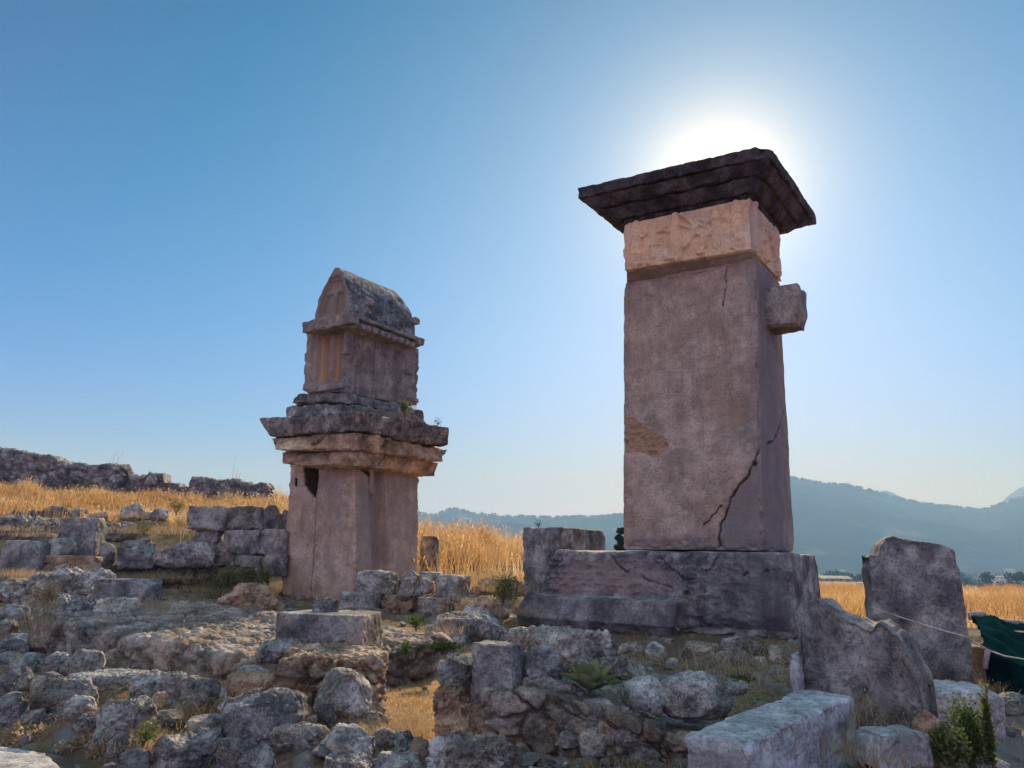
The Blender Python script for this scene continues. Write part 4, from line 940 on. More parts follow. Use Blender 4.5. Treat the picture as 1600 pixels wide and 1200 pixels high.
# rubble mass right of the path
nw = at(905, 1110, 7.0)
cobble_wall('rubble_wall', (1.13, 7.2, -1.85), (2.5, .95, .76), 8, 'broad mass of shaded rubble masonry between the path and the cracked slab', seed=11, res=.014, cell=(.30, .26, .22), amp=.04, rough=.08, mat='rubble', top=lambda u: np.interp(u, [0, .2, .42, .52, .62, 1], [1, 1, .86, .74, .62, .56]))
for bx_, by_ in ((1.6, 8.0), (2.1, 8.3), (1.4, 8.8), (2.2, 9.2), (1.7, 9.8), (2.6, 9.8), (3.0, 8.6), (1.1, 9.6), (.9, 8.5), (3.2, 9.9), (2.7, 7.9)): BUMPS.append((bx_, by_, -1.36+.03*(by_-8), .55))
NG = 'blocks and stones of the rubble wall right of the path'
S((733, 1005, 822, 1108), 'squared dark block forming the upper left corner of the wall right of the path', D=7.0, lift=.3, mat='block', kind='block', yaw=10, dep=.8, group=NG, ground=False, fine=.012, rough=.03)
S((817, 1005, 884, 1066), 'rounded dark block right of the squared corner block', D=7.1, mat='block', kind='angular', mix=.25, group=NG, ground=False)
S((798, 985, 946, 1036), 'rugged deeply pitted crest of pale bedrock on top of the wall', D=7.75, mat='rock_pale', kind='rough', dep=.8, ridge=.06, group=NG, ground=False)
S((684, 1024, 738, 1070), 'rounded stone at the top of the wall pier beside the path', D=7.25, mat='rock', kind='rough', group=NG, ground=False)
S((677, 1058, 740, 1122), 'brown bulging stone in the middle of the wall pier beside the path', D=7.15, mat='rock_warm', kind='rough', group=NG, ground=False)
S((684, 1108, 745, 1170), 'reddish stone at the foot of the wall pier beside the path', D=7.05, mat='rock_warm', kind='rough', group=NG)
S((731, 1097, 802, 1172), 'brown block under the squared corner block', D=6.95, mat='rock_warm', kind='angular', mix=.25, chops=4, group=NG)
S((797, 1110, 876, 1206), 'reddish-brown earthy stone at the bottom of the wall, left of centre', D=6.85, mat='rock_warm', kind='rough', group=NG)
S((818, 1060, 906, 1116), 'grey block in the second course under the rounded dark block', D=6.95, mat='rock', kind='angular', mix=.25, group=NG, ground=False)
S((971, 1058, 1042, 1108), 'smaller of two rounded grey boulders on the wall, left one', D=6.75, mat='rock', kind='boulder', group=NG, ground=False)
S((1031, 1051, 1144, 1124), 'larger of two rounded grey boulders on the wall, beside the cracked slab', D=6.7, mat='rock', kind='boulder', group=NG, ground=False)
S((903, 1090, 960, 1137), 'pale rounded stone set in the wall face below the leafy plant', D=6.75, mat='rock_pale', kind='boulder', group=NG, ground=False)
S((949, 1096, 1003, 1156), 'grey stone set in the wall face under the smaller boulder', D=6.72, mat='rock', kind='angular', group=NG, ground=False)
S((975, 1034, 1010, 1062), 'small squared stone with straw on it, behind the smaller boulder', D=8.2, mat='rock_pale', kind='angular', group=NG, ground=False)
S((1018, 1106, 1036, 1118), 'pebble under the left edge of the larger boulder', D=6.6, mat='rock', kind='boulder', group=NG, ground=False)
S((868, 1140, 905, 1168), 'small pale chip projecting from the lower wall face', D=6.7, mat='rock_pale', kind='angular', group=NG, ground=False)
S((905, 1135, 950, 1185), 'grey stone embedded low in the wall face', D=6.7, mat='rock', kind='boulder', group=NG, ground=False)
S((1000, 1120, 1040, 1150), 'small dark stone embedded in the wall face under the pebble', D=6.7, mat='rock_dark', kind='boulder', group=NG, ground=False)
S((975, 1155, 1035, 1205), 'shaded stone at the foot of the wall next to the cracked slab', D=6.65, mat='rock_dark', kind='angular', group=NG, ground=False)
S((930, 1030, 980, 1062), 'pitted ridge stone behind the leafy plant', D=7.7, mat='rock_pale', kind='rough', group=NG, ground=False)
S((1130, 1062, 1168, 1085), 'small bluish stone in straw between the larger boulder and the cracked slab', D=7.4, mat='rock', kind='boulder', group=NG, ground=False)
# big cracked slab in the right foreground
gz = -1.10; GC = at(1168, 1160, 4.75); gz = GC[2]
g_top = (np.array([*(at(1066, 1142, 1)*(gz/at(1066, 1142, 1)[2]))]), GC, None)
gL = g_top[0]; gR = at(1335, 1088, 1); gR = gR*(gz/gR[2])
gb = [np.array([p[0], p[1], -1.75]) for p in (gL, GC, gR)]
gc = (gL+gR)/2; u = gC = GC-gL; v = gR-GC; ang = math.atan2(u[1], u[0])
sxg, syg = np.linalg.norm(u), np.linalg.norm(v); szg = gz+1.75
def g_disp(P, N):
    X, Y, Z = P.T; jx, jz = jit(P, .03, 4, 5); tp = sstep(.4, .8, N[:, 2]); sd = sstep(.4, .8, N[:, 0])
    # crack across the top and down the long side
    def tl(px, py): r = ray(px, py); p = r*(gz/r[2]); d = p-GC; 
        
    pts = []
    for (px, py) in ((1183, 1101), (1200, 1104), (1225, 1107), (1252, 1114), (1283, 1130)):
        r = ray(px, py); p = r*(gz/r[2]); A = np.array([[u[0], v[0]], [u[1], v[1]]]); s_, t_ = np.linalg.solve(A, (p-gL)[:2]); pts.append((s_*sxg-sxg/2, t_*syg-syg/2))
    pts.append((sxg/2+.1, pts[-1][1]-.06))
    c = (1-sstep(.008, .035, pdist(X+jx, Y+jz, pts)))*tp
    c2 = (1-sstep(.008, .03, np.abs(Y+jx-pts[-1][1]+.12*(szg-Z))))*sd
    D = -.08*np.maximum(c, c2)
    D += 0.012*fbm(P*np.array([3, 3, 18.]), 4, 6, ridged=True)*(1-tp)
    return D
def g_post(P):
    A = gb[0]-gc; w = P[:, 2]/szg
    s_ = P[:, 0]/sxg+.5; t_ = P[:, 1]/syg+.5
    Q = np.outer(s_, u)+np.outer(t_, v)+(gL-gc); Q[:, 2] = P[:, 2]
    Q[:, :2] *= (1.0)
    return Q
M['slab'] = stone_mat('smooth_grey_slab', (0.50, 0.48, 0.46), (0.62, 0.60, 0.57), (0.50, 0.44, 0.38), warm_amt=.3, dark_amt=.3, lichen=.15, bump=.010, streak=.25, var=.45)
o = link('stone_slab', stone_mesh('stone_slab', (sxg, syg, szg), res=.012, rnd=.03, rough=.022, freq=1.3, chip=.05, seed=91, disp=g_disp, post=g_post, fine=.005), M['slab'], (gc[0], gc[1], -1.75)); tag(o, 'massive cracked grey slab with a smooth top in the right foreground', 'slab')
# leaning broken slab
def profile_slab(name, pl, pr, zb, outline, thick, mat, label, cat, seed, res=.02, lean=0.0, parent=None, jag=.02, **k):
    """outline: [(px,py)] top edge from left to right; pl, pr: world ends of the face foot"""
    pl = np.array(pl, float); pr = np.array(pr, float); d = pr-pl; d[2] = 0; W = np.linalg.norm(d); d /= W; n = np.array([-d[1], d[0], 0])
    xs, zs = [], []
    for (px, py) in outline:
        r = ray(px, py); t = (pl@n)/(r@n); p = r*t; xs.append((p-pl)@d); zs.append(p[2]-zb)
    hm = max(zs); xs = np.array(xs); zs = np.array(zs)
    def post(P):
        P = P.copy(); X = P[:, 0]+W/2; k_ = np.interp(X+.006*fbm(P*9, 3, seed), xs, zs)/hm
        _f1, _f2, _ci = voro(np.stack([P[:, 0]*6, P[:, 1]*.6, P[:, 2]*0], 1), seed+2); k_ = k_+jag*1.0*(_ci-.5)+jag*.5*fbm(P*16, 3, seed+2)
        P[:, 2] *= k_; P[:, 1] += lean*P[:, 2]; return P
    kk = dict(res=res*.6, rnd=.012, rough=.016, freq=1.5, chip=.05, seed=seed, fine=.006, crease=.006, cfreq=3); kk.update(k)
    me = stone_mesh(name, (W, thick, hm), post=post, **kk); c = (pl+pr)/2+n*thick/2
    o = link(name, me, M[mat], (c[0], c[1], zb), math.atan2(d[1], d[0])); tag(o, label, cat); return o
pl = at(1246, 1060, 7.05); pr = at(1449, 1150, 6.35)
def s_disp(P, N):
    X, Y, Z = P.T; fr = sstep(.4, .8, -N[:, 1]); c = 0
    return -.03*(1-sstep(.006, .02, pdist(X+.03*fbm(P*5, 3, 3), Z, [(.42, .0), (.52, .22), (.6, .35)])))*fr-.02*(1-sstep(.004, .016, pdist(X+.04*fbm(P*5, 3, 4), Z, [(-.15, .55), (.02, .72), (.1, .9)])))*fr
profile_slab('broken_slab', pl, pr, -1.72, [(1240, 960), (1247, 946), (1262, 940), (1275, 937), (1291, 947), (1305, 957), (1322, 963), (1340, 975), (1362, 983), (1372, 972), (1386, 982), (1402, 991), (1412, 1010), (1424, 1035), (1436, 1060), (1442, 1090), (1455, 1135)], .34, 'block', 'broken upright slab with a jagged sloping top, leaning beside the massive cracked slab', 'slab', 101, jag=.018, disp=s_disp)
profile_slab('stone_block', at(1234, 1060, 7.0), at(1250, 1062, 6.95), -1.5, [(1232, 1022), (1252, 1022)], .3, 'slab', 'small squared stub at the left foot of the jagged broken slab', 'block', 102)
profile_slab('tall_slab', at(1374, 1064, 9.3), at(1532, 1082, 9.1), -1.8, [(1372, 866), (1376, 852), (1386, 842), (1396, 838), (1416, 843), (1440, 846), (1465, 850), (1485, 853), (1502, 858), (1514, 866), (1522, 880), (1527, 900)], .42, 'block', 'tall upright slab with a rounded top, tallest stone at the right edge of the ruins', 'slab', 103, jag=.008, res=.022,
             rough=.03)
ts = COL.objects['tall_slab']
me_ = ts.data; co = np.zeros(len(me_.vertices)*3, np.float32); me_.vertices.foreach_get('co', co); co = co.reshape(-1, 3)
co[:, 0] -= np.clip(co[:, 0]/.6, 0, 1)*0.10*np.clip(co[:, 2]/1.9, 0, 1); me_.vertices.foreach_set('co', co.ravel()); me_.update()
S((1432, 1098, 1472, 1196), 'small pointed stone propped against the right end of the jagged broken slab', D=5.9, mat='rock_warm', kind='angular', dep=.5, ground=True)
S((1343, 1140, 1452, 1200), 'flat stone lying low in front of the jagged broken slab', D=5.6, mat='slab', kind='slab', yaw=-20, dep=.6)
S((1420, 1066, 1548, 1150), 'flat smooth paving slab at the foot of the tall rounded-top slab', D=7.35, mat='slab', kind='slab', yaw=12, dep=1.0)
S((1513, 1010, 1548, 1082), 'narrow block between the tall slab and the green tarpaulin', D=9.5, mat='rock_warm', kind='block', yaw=10)
S((1557, 1084, 1612, 1119), 'black rounded stone beside the tarpaulin on the gravel path', D=8.4, mat='rock_dark', kind='boulder')
S((1525, 1182, 1575, 1206), 'small pale stone at the bottom right beside the green shrub', D=5.9, mat='rock_pale', kind='boulder')
# pale paving
def paving(pts, z, label, name='paving'):
    V = []; 
    for (px, py) in pts: r = ray(px, py); V.append(r*(z/r[2]))
    V = np.array(V); c = V.mean(0); mn = V.min(0); mx = V.max(0)
    nx = int((mx[0]-mn[0])/.03); ny = int((mx[1]-mn[1])/.03)
    X, Y = np.meshgrid(np.linspace(mn[0], mx[0], nx), np.linspace(mn[1], mx[1], ny), indexing='ij'); x, y = X.ravel(), Y.ravel()
    P = np.stack([x, y, 0*x], 1); poly = [(p[0], p[1]) for p in V]
    d = pdist(x+.06*fbm(P*3, 3, 2), y+.06*fbm(P*3, 3, 7), poly+[poly[0]]); i = inpoly(x, y, poly)
    F1, F2, cid = voro(P*np.array([.7, .9, 1]), 12); g = 1-sstep(.01, .035, F2-F1)
    zz = z+.008*fbm(P*2, 4, 4)+.006*fbm(P*14, 3, 6)-.05*g; zz = np.where(i, zz-0.25*(1-sstep(0, .08, d)), z-.25)
    k = np.arange(nx*ny).reshape(nx, ny); q = np.stack([k[:-1, :-1], k[1:, :-1], k[1:, 1:], k[:-1, 1:]], -1).reshape(-1, 4)
    o = link(name, mesh_np(name, np.stack([x-c[0], y-c[1], zz-z], 1), [q]), M['slab'], (c[0], c[1], z)); tag(o, label, 'paving', kind='structure'); return o
paving([(130, 1065), (150, 1024), (250, 1012), (340, 1040), (400, 1075), (330, 1100), (200, 1095)], -1.50, 'pale worn stone paving in the hollow behind the front heap')
paving([(-60, 1225), (-60, 1158), (40, 1166), (85, 1172), (130, 1200), (140, 1230)], -1.55, 'pale worn stone paving in the bottom left corner')

# ================================================================== the ruined wall on the crest
WG = 'stretches of the dry-stone wall along the crest'
def crest(x0, x1, D, zbpx, tops, label, seed, cell=(.62, .5, .36)):
    pl = at(x0, zbpx[0], D); pr = at(x1, zbpx[1], D); zb = min(pl[2], pr[2])-.3; W = pr[0]-pl[0]
    xs = []; zs = []
    for px, py in tops: p = at(px, py, D); xs.append((p[0]-pl[0])/W); zs.append(p[2]-zb)
    hm = max(zs); xs = np.array(xs); zs = np.array(zs)
    def top(u):
        q = np.floor(u*W/.42)*.42/W
        return (np.interp(q, xs, zs)+.10*(_h(np.floor(u*W/.42), np.zeros(len(u)), np.zeros(len(u)), seed)-.5))/hm
    return cobble_wall('ruined_wall', ((pl[0]+pr[0])/2, D+.5, zb), (W, 1.0, hm), 0, label, mat='wallstone', seed=seed, cell=cell, amp=.10, res=.075, top=top, rough=.05, gap=.10, group=WG, flat_top=False)
crest(-60, 97, 39, (765, 770), [(-60, 700), (0, 703), (10, 704), (45, 711), (70, 712), (92, 722), (97, 728)], 'highest stretch of ruined dry-stone wall, at the left frame edge', 21)
crest(97, 187, 39.3, (770, 775), [(97, 730), (105, 724), (140, 728), (160, 727), (176, 727), (187, 733)], 'second stretch of ruined wall with a grassy top, right of the highest stretch', 22)
crest(187, 298, 39.6, (775, 780), [(187, 735), (190, 743), (222, 743), (228, 741), (243, 741), (246, 752), (270, 755), (285, 762), (298, 763)], 'sagging middle stretch of ruined wall with an upright square stone', 23)
crest(294, 414, 38.8, (785, 788), [(294, 754), (300, 746), (312, 746), (316, 750), (345, 750), (375, 753), (382, 757), (414, 758)], 'right end stretch of the ruined wall ending in a clean corner', 24, cell=(.55, .5, .24))
for i_, (b, l) in enumerate([((-8, 698, 8, 710), 'loose square stone on the highest stretch of the wall at the frame edge'), ((228, 739, 245, 754), 'upright square stone on the sagging stretch of wall'), ((302, 743, 314, 753), 'small stone on the left corner of the right end stretch of wall'), ((160, 727, 190, 744), 'two-humped stone on the second stretch of wall')]):
    S(b, l, D=39.2, mat='rock', kind='angular', ground=False, sink=.3)

# ================================================================== ground
M['ground'] = None
t = NT('dry_ground'); t.b.inputs['Specular IOR Level'].default_value = 0
geo = t.n('ShaderNodeNewGeometry')
def wv(sc): m = t.n('ShaderNodeMapping'); m.inputs['Scale'].default_value = sc; t.l(geo.outputs['Position'], m.inputs[0]); return m.outputs[0]
n1 = t.noise(1, 8, .6, vec=wv((.5, .5, .5))); n2 = t.noise(1, 8, .65, vec=wv((3, 3, 3))); n3 = t.noise(1, 6, .7, vec=wv((24, 24, 24)))
c = t.mix(t.ramp(n2, [(.35, 0.), (.65, 1.)]), (.30, .20, .10), (.42, .29, .15))
c = t.mix(t.ramp(n1, [(.45, 0.), (.62, .8)]), c, (.20, .145, .09))
c = t.mix(t.math('MULTIPLY', t.ramp(n3, [(.49, 0.), (.54, 1.)]), .75), c, (.10, .075, .05))
c = t.mix(t.math('MULTIPLY', t.attr('path'), .8), c, (.44, .34, .23))
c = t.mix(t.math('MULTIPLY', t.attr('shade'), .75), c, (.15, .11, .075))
c = t.mix(t.math('MULTIPLY', t.attr('stone'), .85), c, (.30, .285, .27))
c = t.mix(t.attr('valley'), c, t.mix(t.ramp(t.noise(1, 5, .6, vec=wv((.02, .02, .02))), [(.4, 0.), (.6, 1.)]), (.06, .08, .035), (.20, .17, .09)))
M['ground'] = t.done(c, t.bump(t.noise(1, 8, .75, vec=wv((14, 14, 14))), .06))
def axis(core0, core1, step, far0, far1, g=1.09):
    a = list(np.arange(core0, core1, step)); s = step; x = a[-1]
    while x < far1: s *= g; x += s; a.append(x)
    s = step; x = a[0]; b = []
    while x > far0: s *= g; x -= s; b.append(x)
    return np.array(b[::-1]+a)
gx = axis(-9, 9, .085, -4600, 4600); gy = axis(4.5, 20, .085, -300, 4000, 1.06)
X, Y = np.meshgrid(gx, gy, indexing='ij'); x, y = X.ravel(), Y.ravel()
z = hground(x, y)
P3 = np.stack([x, y, 0*x], 1)
# little cobbles and clods on the near ground
near = (1-sstep(18, 24, y))*(1-sstep(11, 14, np.abs(x)))
def gnd(px, py):
    D = ground_hit(px, py); return ray(px, py)*D
path_pts = [tuple(gnd(*p)[:2]) for p in ((655, 1190), (650, 1100), (655, 1050), (660, 1010), (600, 985))]
pd = pdist(x, y, path_pts); path = (1-sstep(.25, .75, pd+.25*fbm(P3*2, 3, 3)))*near
pp2 = [tuple(gnd(*p)[:2]) for p in ((1640, 1190), (1590, 1130), (1600, 1090))]
pth2 = (1-sstep(.3, .8, pdist(x, y, pp2)))*near; 
F1, F2, cid = voro(P3*5.5, 44)
cob = sstep(.6, .85, cid)*sstep(.05, .35, F2-F1)*near*(1-path)
z = z+.05*cob
shade = near*sstep(-.2, .3, fbm(P3*.9, 3, 12))*(1-path)*(1-pth2)  # noise patches of darker earth on the near ground, off the paths
k = np.arange(len(x)).reshape(X.shape); q = np.stack([k[:-1, :-1], k[1:, :-1], k[1:, 1:], k[:-1, 1:]], -1).reshape(-1, 4)
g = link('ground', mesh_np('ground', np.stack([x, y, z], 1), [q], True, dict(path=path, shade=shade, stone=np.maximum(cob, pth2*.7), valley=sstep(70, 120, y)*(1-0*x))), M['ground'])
tag(g, 'dry ground of earth and straw, stepping up to a hill on the left', 'ground', kind='structure')

# ================================================================== grass and plants
def leaf_mat(name, c1, c2, trans=.45, c3=None):
    t = NT(name); cc = t.mix(t.attr('tint'), c1, c2)
    if c3: cc = t.mix(t.ramp(t.attr('tint'), [(.8, 0.), (.95, 1.)]), cc, c3)
    t.t.nodes.remove(t.b)
    d = t.n('ShaderNodeBsdfDiffuse'); tr = t.n('ShaderNodeBsdfTranslucent'); mx = t.n('ShaderNodeMixShader'); mx.inputs[0].default_value = trans
    t.l(cc, d.inputs[0]); t.l(cc, tr.inputs[0]); t.l(d.outputs[0], mx.inputs[1]); t.l(tr.outputs[0], mx.inputs[2]); t.l(mx.outputs[0], t.out.inputs[0]); return t.m
M['straw'] = leaf_mat('straw', (.46, .27, .11), (.62, .43, .21), .5, (.72, .58, .36))
M['straw_grey'] = leaf_mat('old_straw', (.34, .22, .11), (.58, .44, .26), .35)
M['green'] = leaf_mat('green_leaf', (.055, .095, .025), (.13, .18, .05), .4)
M['olive'] = leaf_mat('olive_leaf', (.10, .12, .04), (.22, .23, .09), .35)
M['felt'] = leaf_mat('felted_leaf', (.17, .18, .075), (.32, .31, .15), .3)
M['darkleaf'] = leaf_mat('dark_leaf', (.02, .035, .015), (.06, .085, .03), .25)
M['farleaf'] = leaf_mat('far_leaf', (.02, .032, .014), (.045, .06, .025), .2)
def blades(name, B, h, w, lean=.35, seed=0, mat='straw', heads=0.0, tint=None, clump=None):
    rng = np.random.RandomState(seed); n = len(B); B = np.asarray(B, float)
    h = h*(.55+.75*rng.rand(n))*(np.clip(1+1.5*fbm(B*np.array([.8, .8, 0])+3, 3, 77), .5, 1.7) if mat == 'straw' else 1.0); a = rng.rand(n)*2*np.pi; la = rng.rand(n)*2*np.pi; L = lean*(.2+rng.rand(n))*h
    wd = np.stack([np.cos(a), np.sin(a), 0*a], 1)*(w*(.6+.8*rng.rand(n)))[:, None]/2; ln = np.stack([np.cos(la), np.sin(la), 0*la], 1)*L[:, None]
    up = np.array([0, 0, 1.])
    M1 = B+ln*.3+np.outer(h*.55, up); T = B+ln+np.outer(h*(1-.25*lean*rng.rand(n)), up)
    V = np.stack([B-wd, B+wd, M1+wd*.8, M1-wd*.8, T], 1).reshape(-1, 3); i = np.arange(n)*5
    q = np.stack([i, i+1, i+2, i+3], 1); tr = np.stack([i+3, i+2, i+4], 1)
    tt = np.clip((rng.rand(n) if tint is None else tint+.25*(rng.rand(n)-.5)), 0, 1); at_ = np.repeat(tt, 5)
    Vs = [V]; quads = [q]; 
    if heads > 0:
        m = rng.rand(n) < heads; Tm = T[m]; k = len(Tm); hw = wd[m]*1.9; hl = 0.12*h[m]; off = len(V)
        dirn = (T-M1)[m]; dirn /= np.linalg.norm(dirn, axis=1, keepdims=True)
        H = np.stack([Tm-dirn*hl[:, None]*.3, Tm+hw+dirn*hl[:, None]*.3, Tm+dirn*hl[:, None], Tm-hw+dirn*hl[:, None]*.3], 1).reshape(-1, 3)
        j = off+np.arange(k)*4; quads.append(np.stack([j, j+1, j+2, j+3], 1)); Vs.append(H); at_ = np.concatenate([at_, np.repeat(np.clip(tt[m]+.2, 0, 1), 4)])
    V = np.concatenate(Vs); c = V.mean(0)
    return link(name, mesh_np(name, V-c, quads+[tr], False, dict(tint=at_)), M[mat], c)
rs = np.random.RandomState(5)
def scatter_field(n, tlo, thi, ylo, yhi, mask=None, dens=None):
    y = np.sqrt(rs.rand(n)*(yhi**2-ylo**2)+ylo**2); tt = tlo+(thi-tlo)*rs.rand(n); x = tt*y
    P = np.stack([x, y, 0*x], 1); k = rs.rand(n) < np.clip(.6+2.0*fbm(P*.55, 4, 8), .10, 1)
    if mask is not None: k &= mask(x, y)
    x, y = x[k], y[k]; return np.stack([x, y, hground(x, y)-.02], 1)
# straw field on the left slope
B = scatter_field(95000, -.86, -.24, 23.5, 45)
tn = .45+1.1*fbm(B*np.array([.35, .35, 0]), 4, 9)
tag(blades('dry_grass', B, .34, .022, .5, 1, 'straw', .15, tn), 'golden straw covering the slope below the ruined wall', 'grass', kind='stuff')
B = scatter_field(80000, -.20, .09, 20.5, 46, mask=lambda x, y: y > 20+2*(x/y+.2)*5)
tn = .42+1.3*fbm(B*np.array([.6, .6, 0]), 4, 19)
tag(blades('dry_grass', B, .72, .02, .45, 2, 'straw', .3, tn), 'tall golden straw between the two tombs', 'grass', kind='stuff')
B = scatter_field(90000, .30, .80, 15, 52, mask=lambda x, y: (y > 15.5))
tn = .35+1.1*fbm(B*np.array([.2, .2, 0]), 3, 29)
tag(blades('dry_grass', B, .34, .022, .4, 3, 'straw', .1, tn), 'orange straw field beyond the tall slab on the right', 'grass', kind='stuff')
# grass along the wall crest and behind
y_ = 40.4+rs.rand(9000)*2; x_ = (-.75+.5*rs.rand(9000))*y_; B = np.stack([x_, y_, hground(x_, y_)], 1)
tag(blades('dry_grass', B, .5, .025, .5, 4, 'straw', .3), 'straw growing behind the ruined wall on the crest', 'grass', kind='stuff')
# scrubby straw among the stones: tufts at measured spots
def tuft_pts(spots):
    out = []
    for (px, py, D, r, n) in spots:
        if D is None: D = ground_hit(px, py, .12)
        P = at(px, py, D); q = rs.randn(n, 3)*r; q[:, 2] = np.abs(q[:, 2])*.05; out.append(P+q)
    return np.concatenate(out)
spots = [(165, 1085, 8.6, .10, 260), (185, 1090, 8.4, .10, 200), (150, 1075, 8.9, .08, 120), (320, 1115, 7.7, .12, 260), (285, 1130, 7.4, .12, 260), (345, 1100, 7.9, .08, 100),
         (455, 1105, 7.9, .10, 300), (475, 1110, 7.9, .08, 220), (600, 1150, 7.4, .12, 300), (625, 1160, 7.3, .14, 320), (590, 1160, 7.1, .1, 200), (640, 1140, 7.6, .12, 200), (240, 1175, 6.6, .1, 200), (215, 1165, 6.8, .1, 160),
         (230, 950, 13, .18, 260), (250, 955, 12.5, .12, 160), (30, 900, 16.5, .25, 420), (45, 905, 16, .2, 300), (140, 890, 18.4, .3, 200), (60, 975, 11.5, .2, 260), (70, 950, 12, .15, 180),
         (330, 1040, 10.5, .25, 260), (380, 1050, 10, .2, 260), (420, 1065, 9.4, .2, 200), (290, 1020, 11, .25, 200), (200, 1000, 11.8, .2, 200),
         (700, 990, 12.2, .25, 60), (790, 925, 15.5, .35, 420), (770, 945, 15, .3, 320), (800, 960, 14.5, .3, 260), (775, 905, 17, .35, 400),
         (1090, 1045, 9.6, .3, 60), (1130, 1045, 9.3, .3, 60), (1060, 1035, 9.9, .3, 60), (1180, 1050, 8.8, .3, 90), (1150, 1062, 8.3, .25, 80), (1215, 1045, 9, .2, 60), (1110, 1030, 10.2, .35, 60), (1190, 1020, 10.6, .3, 60), (985, 1040, 8.3, .1, 40),
         (1345, 1120, 6.3, .10, 60), (1360, 1150, 5.9, .12, 60), (1330, 1180, 5.5, .08, 50), (1350, 1195, 5.4, .12, 60), (1390, 1200, 5.4, .12, 50), (1540, 1085, 9, .15, 200), (1300, 985, 13, .3, 260),
         (60, 840, 20, .5, 420), (20, 830, 21, .5, 360), (230, 835, 21.5, .7, 700), (270, 830, 21.5, .6, 600), (320, 835, 21, .4, 300), (200, 810, 24, .6, 500), (120, 815, 23.5, .5, 300),
         (370, 930, 18.6, .3, 220), (400, 925, 18.6, .3, 220), (330, 930, 18.6, .3, 240), (200, 905, 18.3, .4, 320), (230, 910, 18, .4, 320), (270, 905, 18.3, .4, 320), (300, 925, 18, .3, 240)]
B = tuft_pts(spots)
tag(blades('straw_tufts', B, .16, .0045, .9, 7, 'straw_grey', .15), 'thin dead straw caught between the stones', 'grass', kind='stuff')
# short stubble over the near ground
n = 110000; y_ = 5+rs.rand(n)*17; x_ = (-.8+1.6*rs.rand(n))*y_; P_ = np.stack([x_, y_, 0*x_], 1)
m_ = (rs.rand(n) < np.clip(.25+1.5*fbm(P_*.8, 3, 12), 0, .9)) & (pdist(x_, y_, path_pts) > .45); x_, y_ = x_[m_], y_[m_]
tag(blades('stubble', np.stack([x_, y_, hground(x_, y_)], 1), .07, .006, 1.2, 8, 'straw_grey', 0), 'short dead stubble on the ground between the ruins', 'grass', kind='stuff')
n = 9000; pth = np.array(path_pts); k_ = rs.randint(0, 3, n); f_ = rs.rand(n)[:, None]; q_ = pth[k_]*(1-f_)+pth[k_+1]*f_+rs.randn(n, 2)*.22
tag(blades('straw_litter', np.column_stack([q_, hground(q_[:, 0], q_[:, 1])]), .035, .006, 1.6, 9, 'straw', 0), 'golden straw litter trodden on the path', 'grass', kind='stuff')
# loose chips of stone strewn over the near ground and among the heaps
n = 5200; y_ = 4.8+rs.rand(n)**1.3*16; x_ = (-.78+1.56*rs.rand(n))*y_; m_ = (pdist(x_, y_, path_pts) > .4) | (rs.rand(n) < .12)
m_ &= rs.rand(n) < np.clip(.45+1.3*fbm(np.stack([x_, y_, 0*x_], 1)*.9, 3, 66), .08, 1)
x_, y_ = x_[m_], y_[m_]; n = len(x_); z_ = hground(x_, y_); sz_ = .018+.075*rs.rand(n)**2.6
P0, F0 = gridbox(1, 1, 1, .34, 3); P0 = P0/np.maximum(np.linalg.norm(P0, axis=1, keepdims=True), 1e-6)*.62*.6+P0*.4; Vs = []; Fs = []
for i in range(n):
    A_ = rs.randn(3, 3)*.25+np.eye(3)*np.array([1.1, .9, .65]); V = P0@A_.T*sz_[i]*1.5; V = V*(1+.22*rs.randn(len(V), 1)*.5); a = rs.rand()*6.28; c_, s_ = math.cos(a), math.sin(a)
    V = np.stack([V[:, 0]*c_-V[:, 1]*s_, V[:, 0]*s_+V[:, 1]*c_, V[:, 2]], 1)+np.array([x_[i], y_[i], z_[i]+sz_[i]*.25]); Vs.append(V); Fs.append(F0+i*len(P0))
V = np.concatenate(Vs); c = V.mean(0)
tag(link('stone_chips', mesh_np('stone_chips', V-c, [np.concatenate(Fs)], False, dict(cell=np.repeat(rs.rand(n), len(P0)), gap=np.zeros(n*len(P0)))), M['wallstone'], c), 'small chips of broken stone strewn over the ground', 'gravel', kind='stuff')
# individual long stalks
def stalks(name, label, spots, h, w, seed, mat='straw_grey', cat='grass stalks', n=7, r=.06):
    B = tuft_pts([(a, b, c_, r, n) for a, b, c_ in spots]); tag(blades(name, B, h, w, .5, seed, mat, .6), label, cat)
stalks('grass_stalks', 'pale upright stalks beside the round-topped boulder', [(470, 1108, 7.9)], .28, .009, 31)
stalks('grass_stalks', 'thin bent stalks in front of the broad jagged rock', [(235, 1105, 8.0)], .26, .007, 32)
stalks('grass_stalks', 'long pale stalks in the dry grass below the grey base', [(1110, 1050, 9.2)], .38, .009, 33, n=14, r=.22)
stalks('grass_stalks', 'wispy weed stalks above the right end stretch of the ruined wall', [(370, 750, 39.5)], .9, .02, 34, r=.1, n=6)
stalks('grass_stalks', 'wispy weed stalks above the second stretch of the ruined wall', [(176, 728, 39.4)], .9, .02, 35, r=.1, n=6)
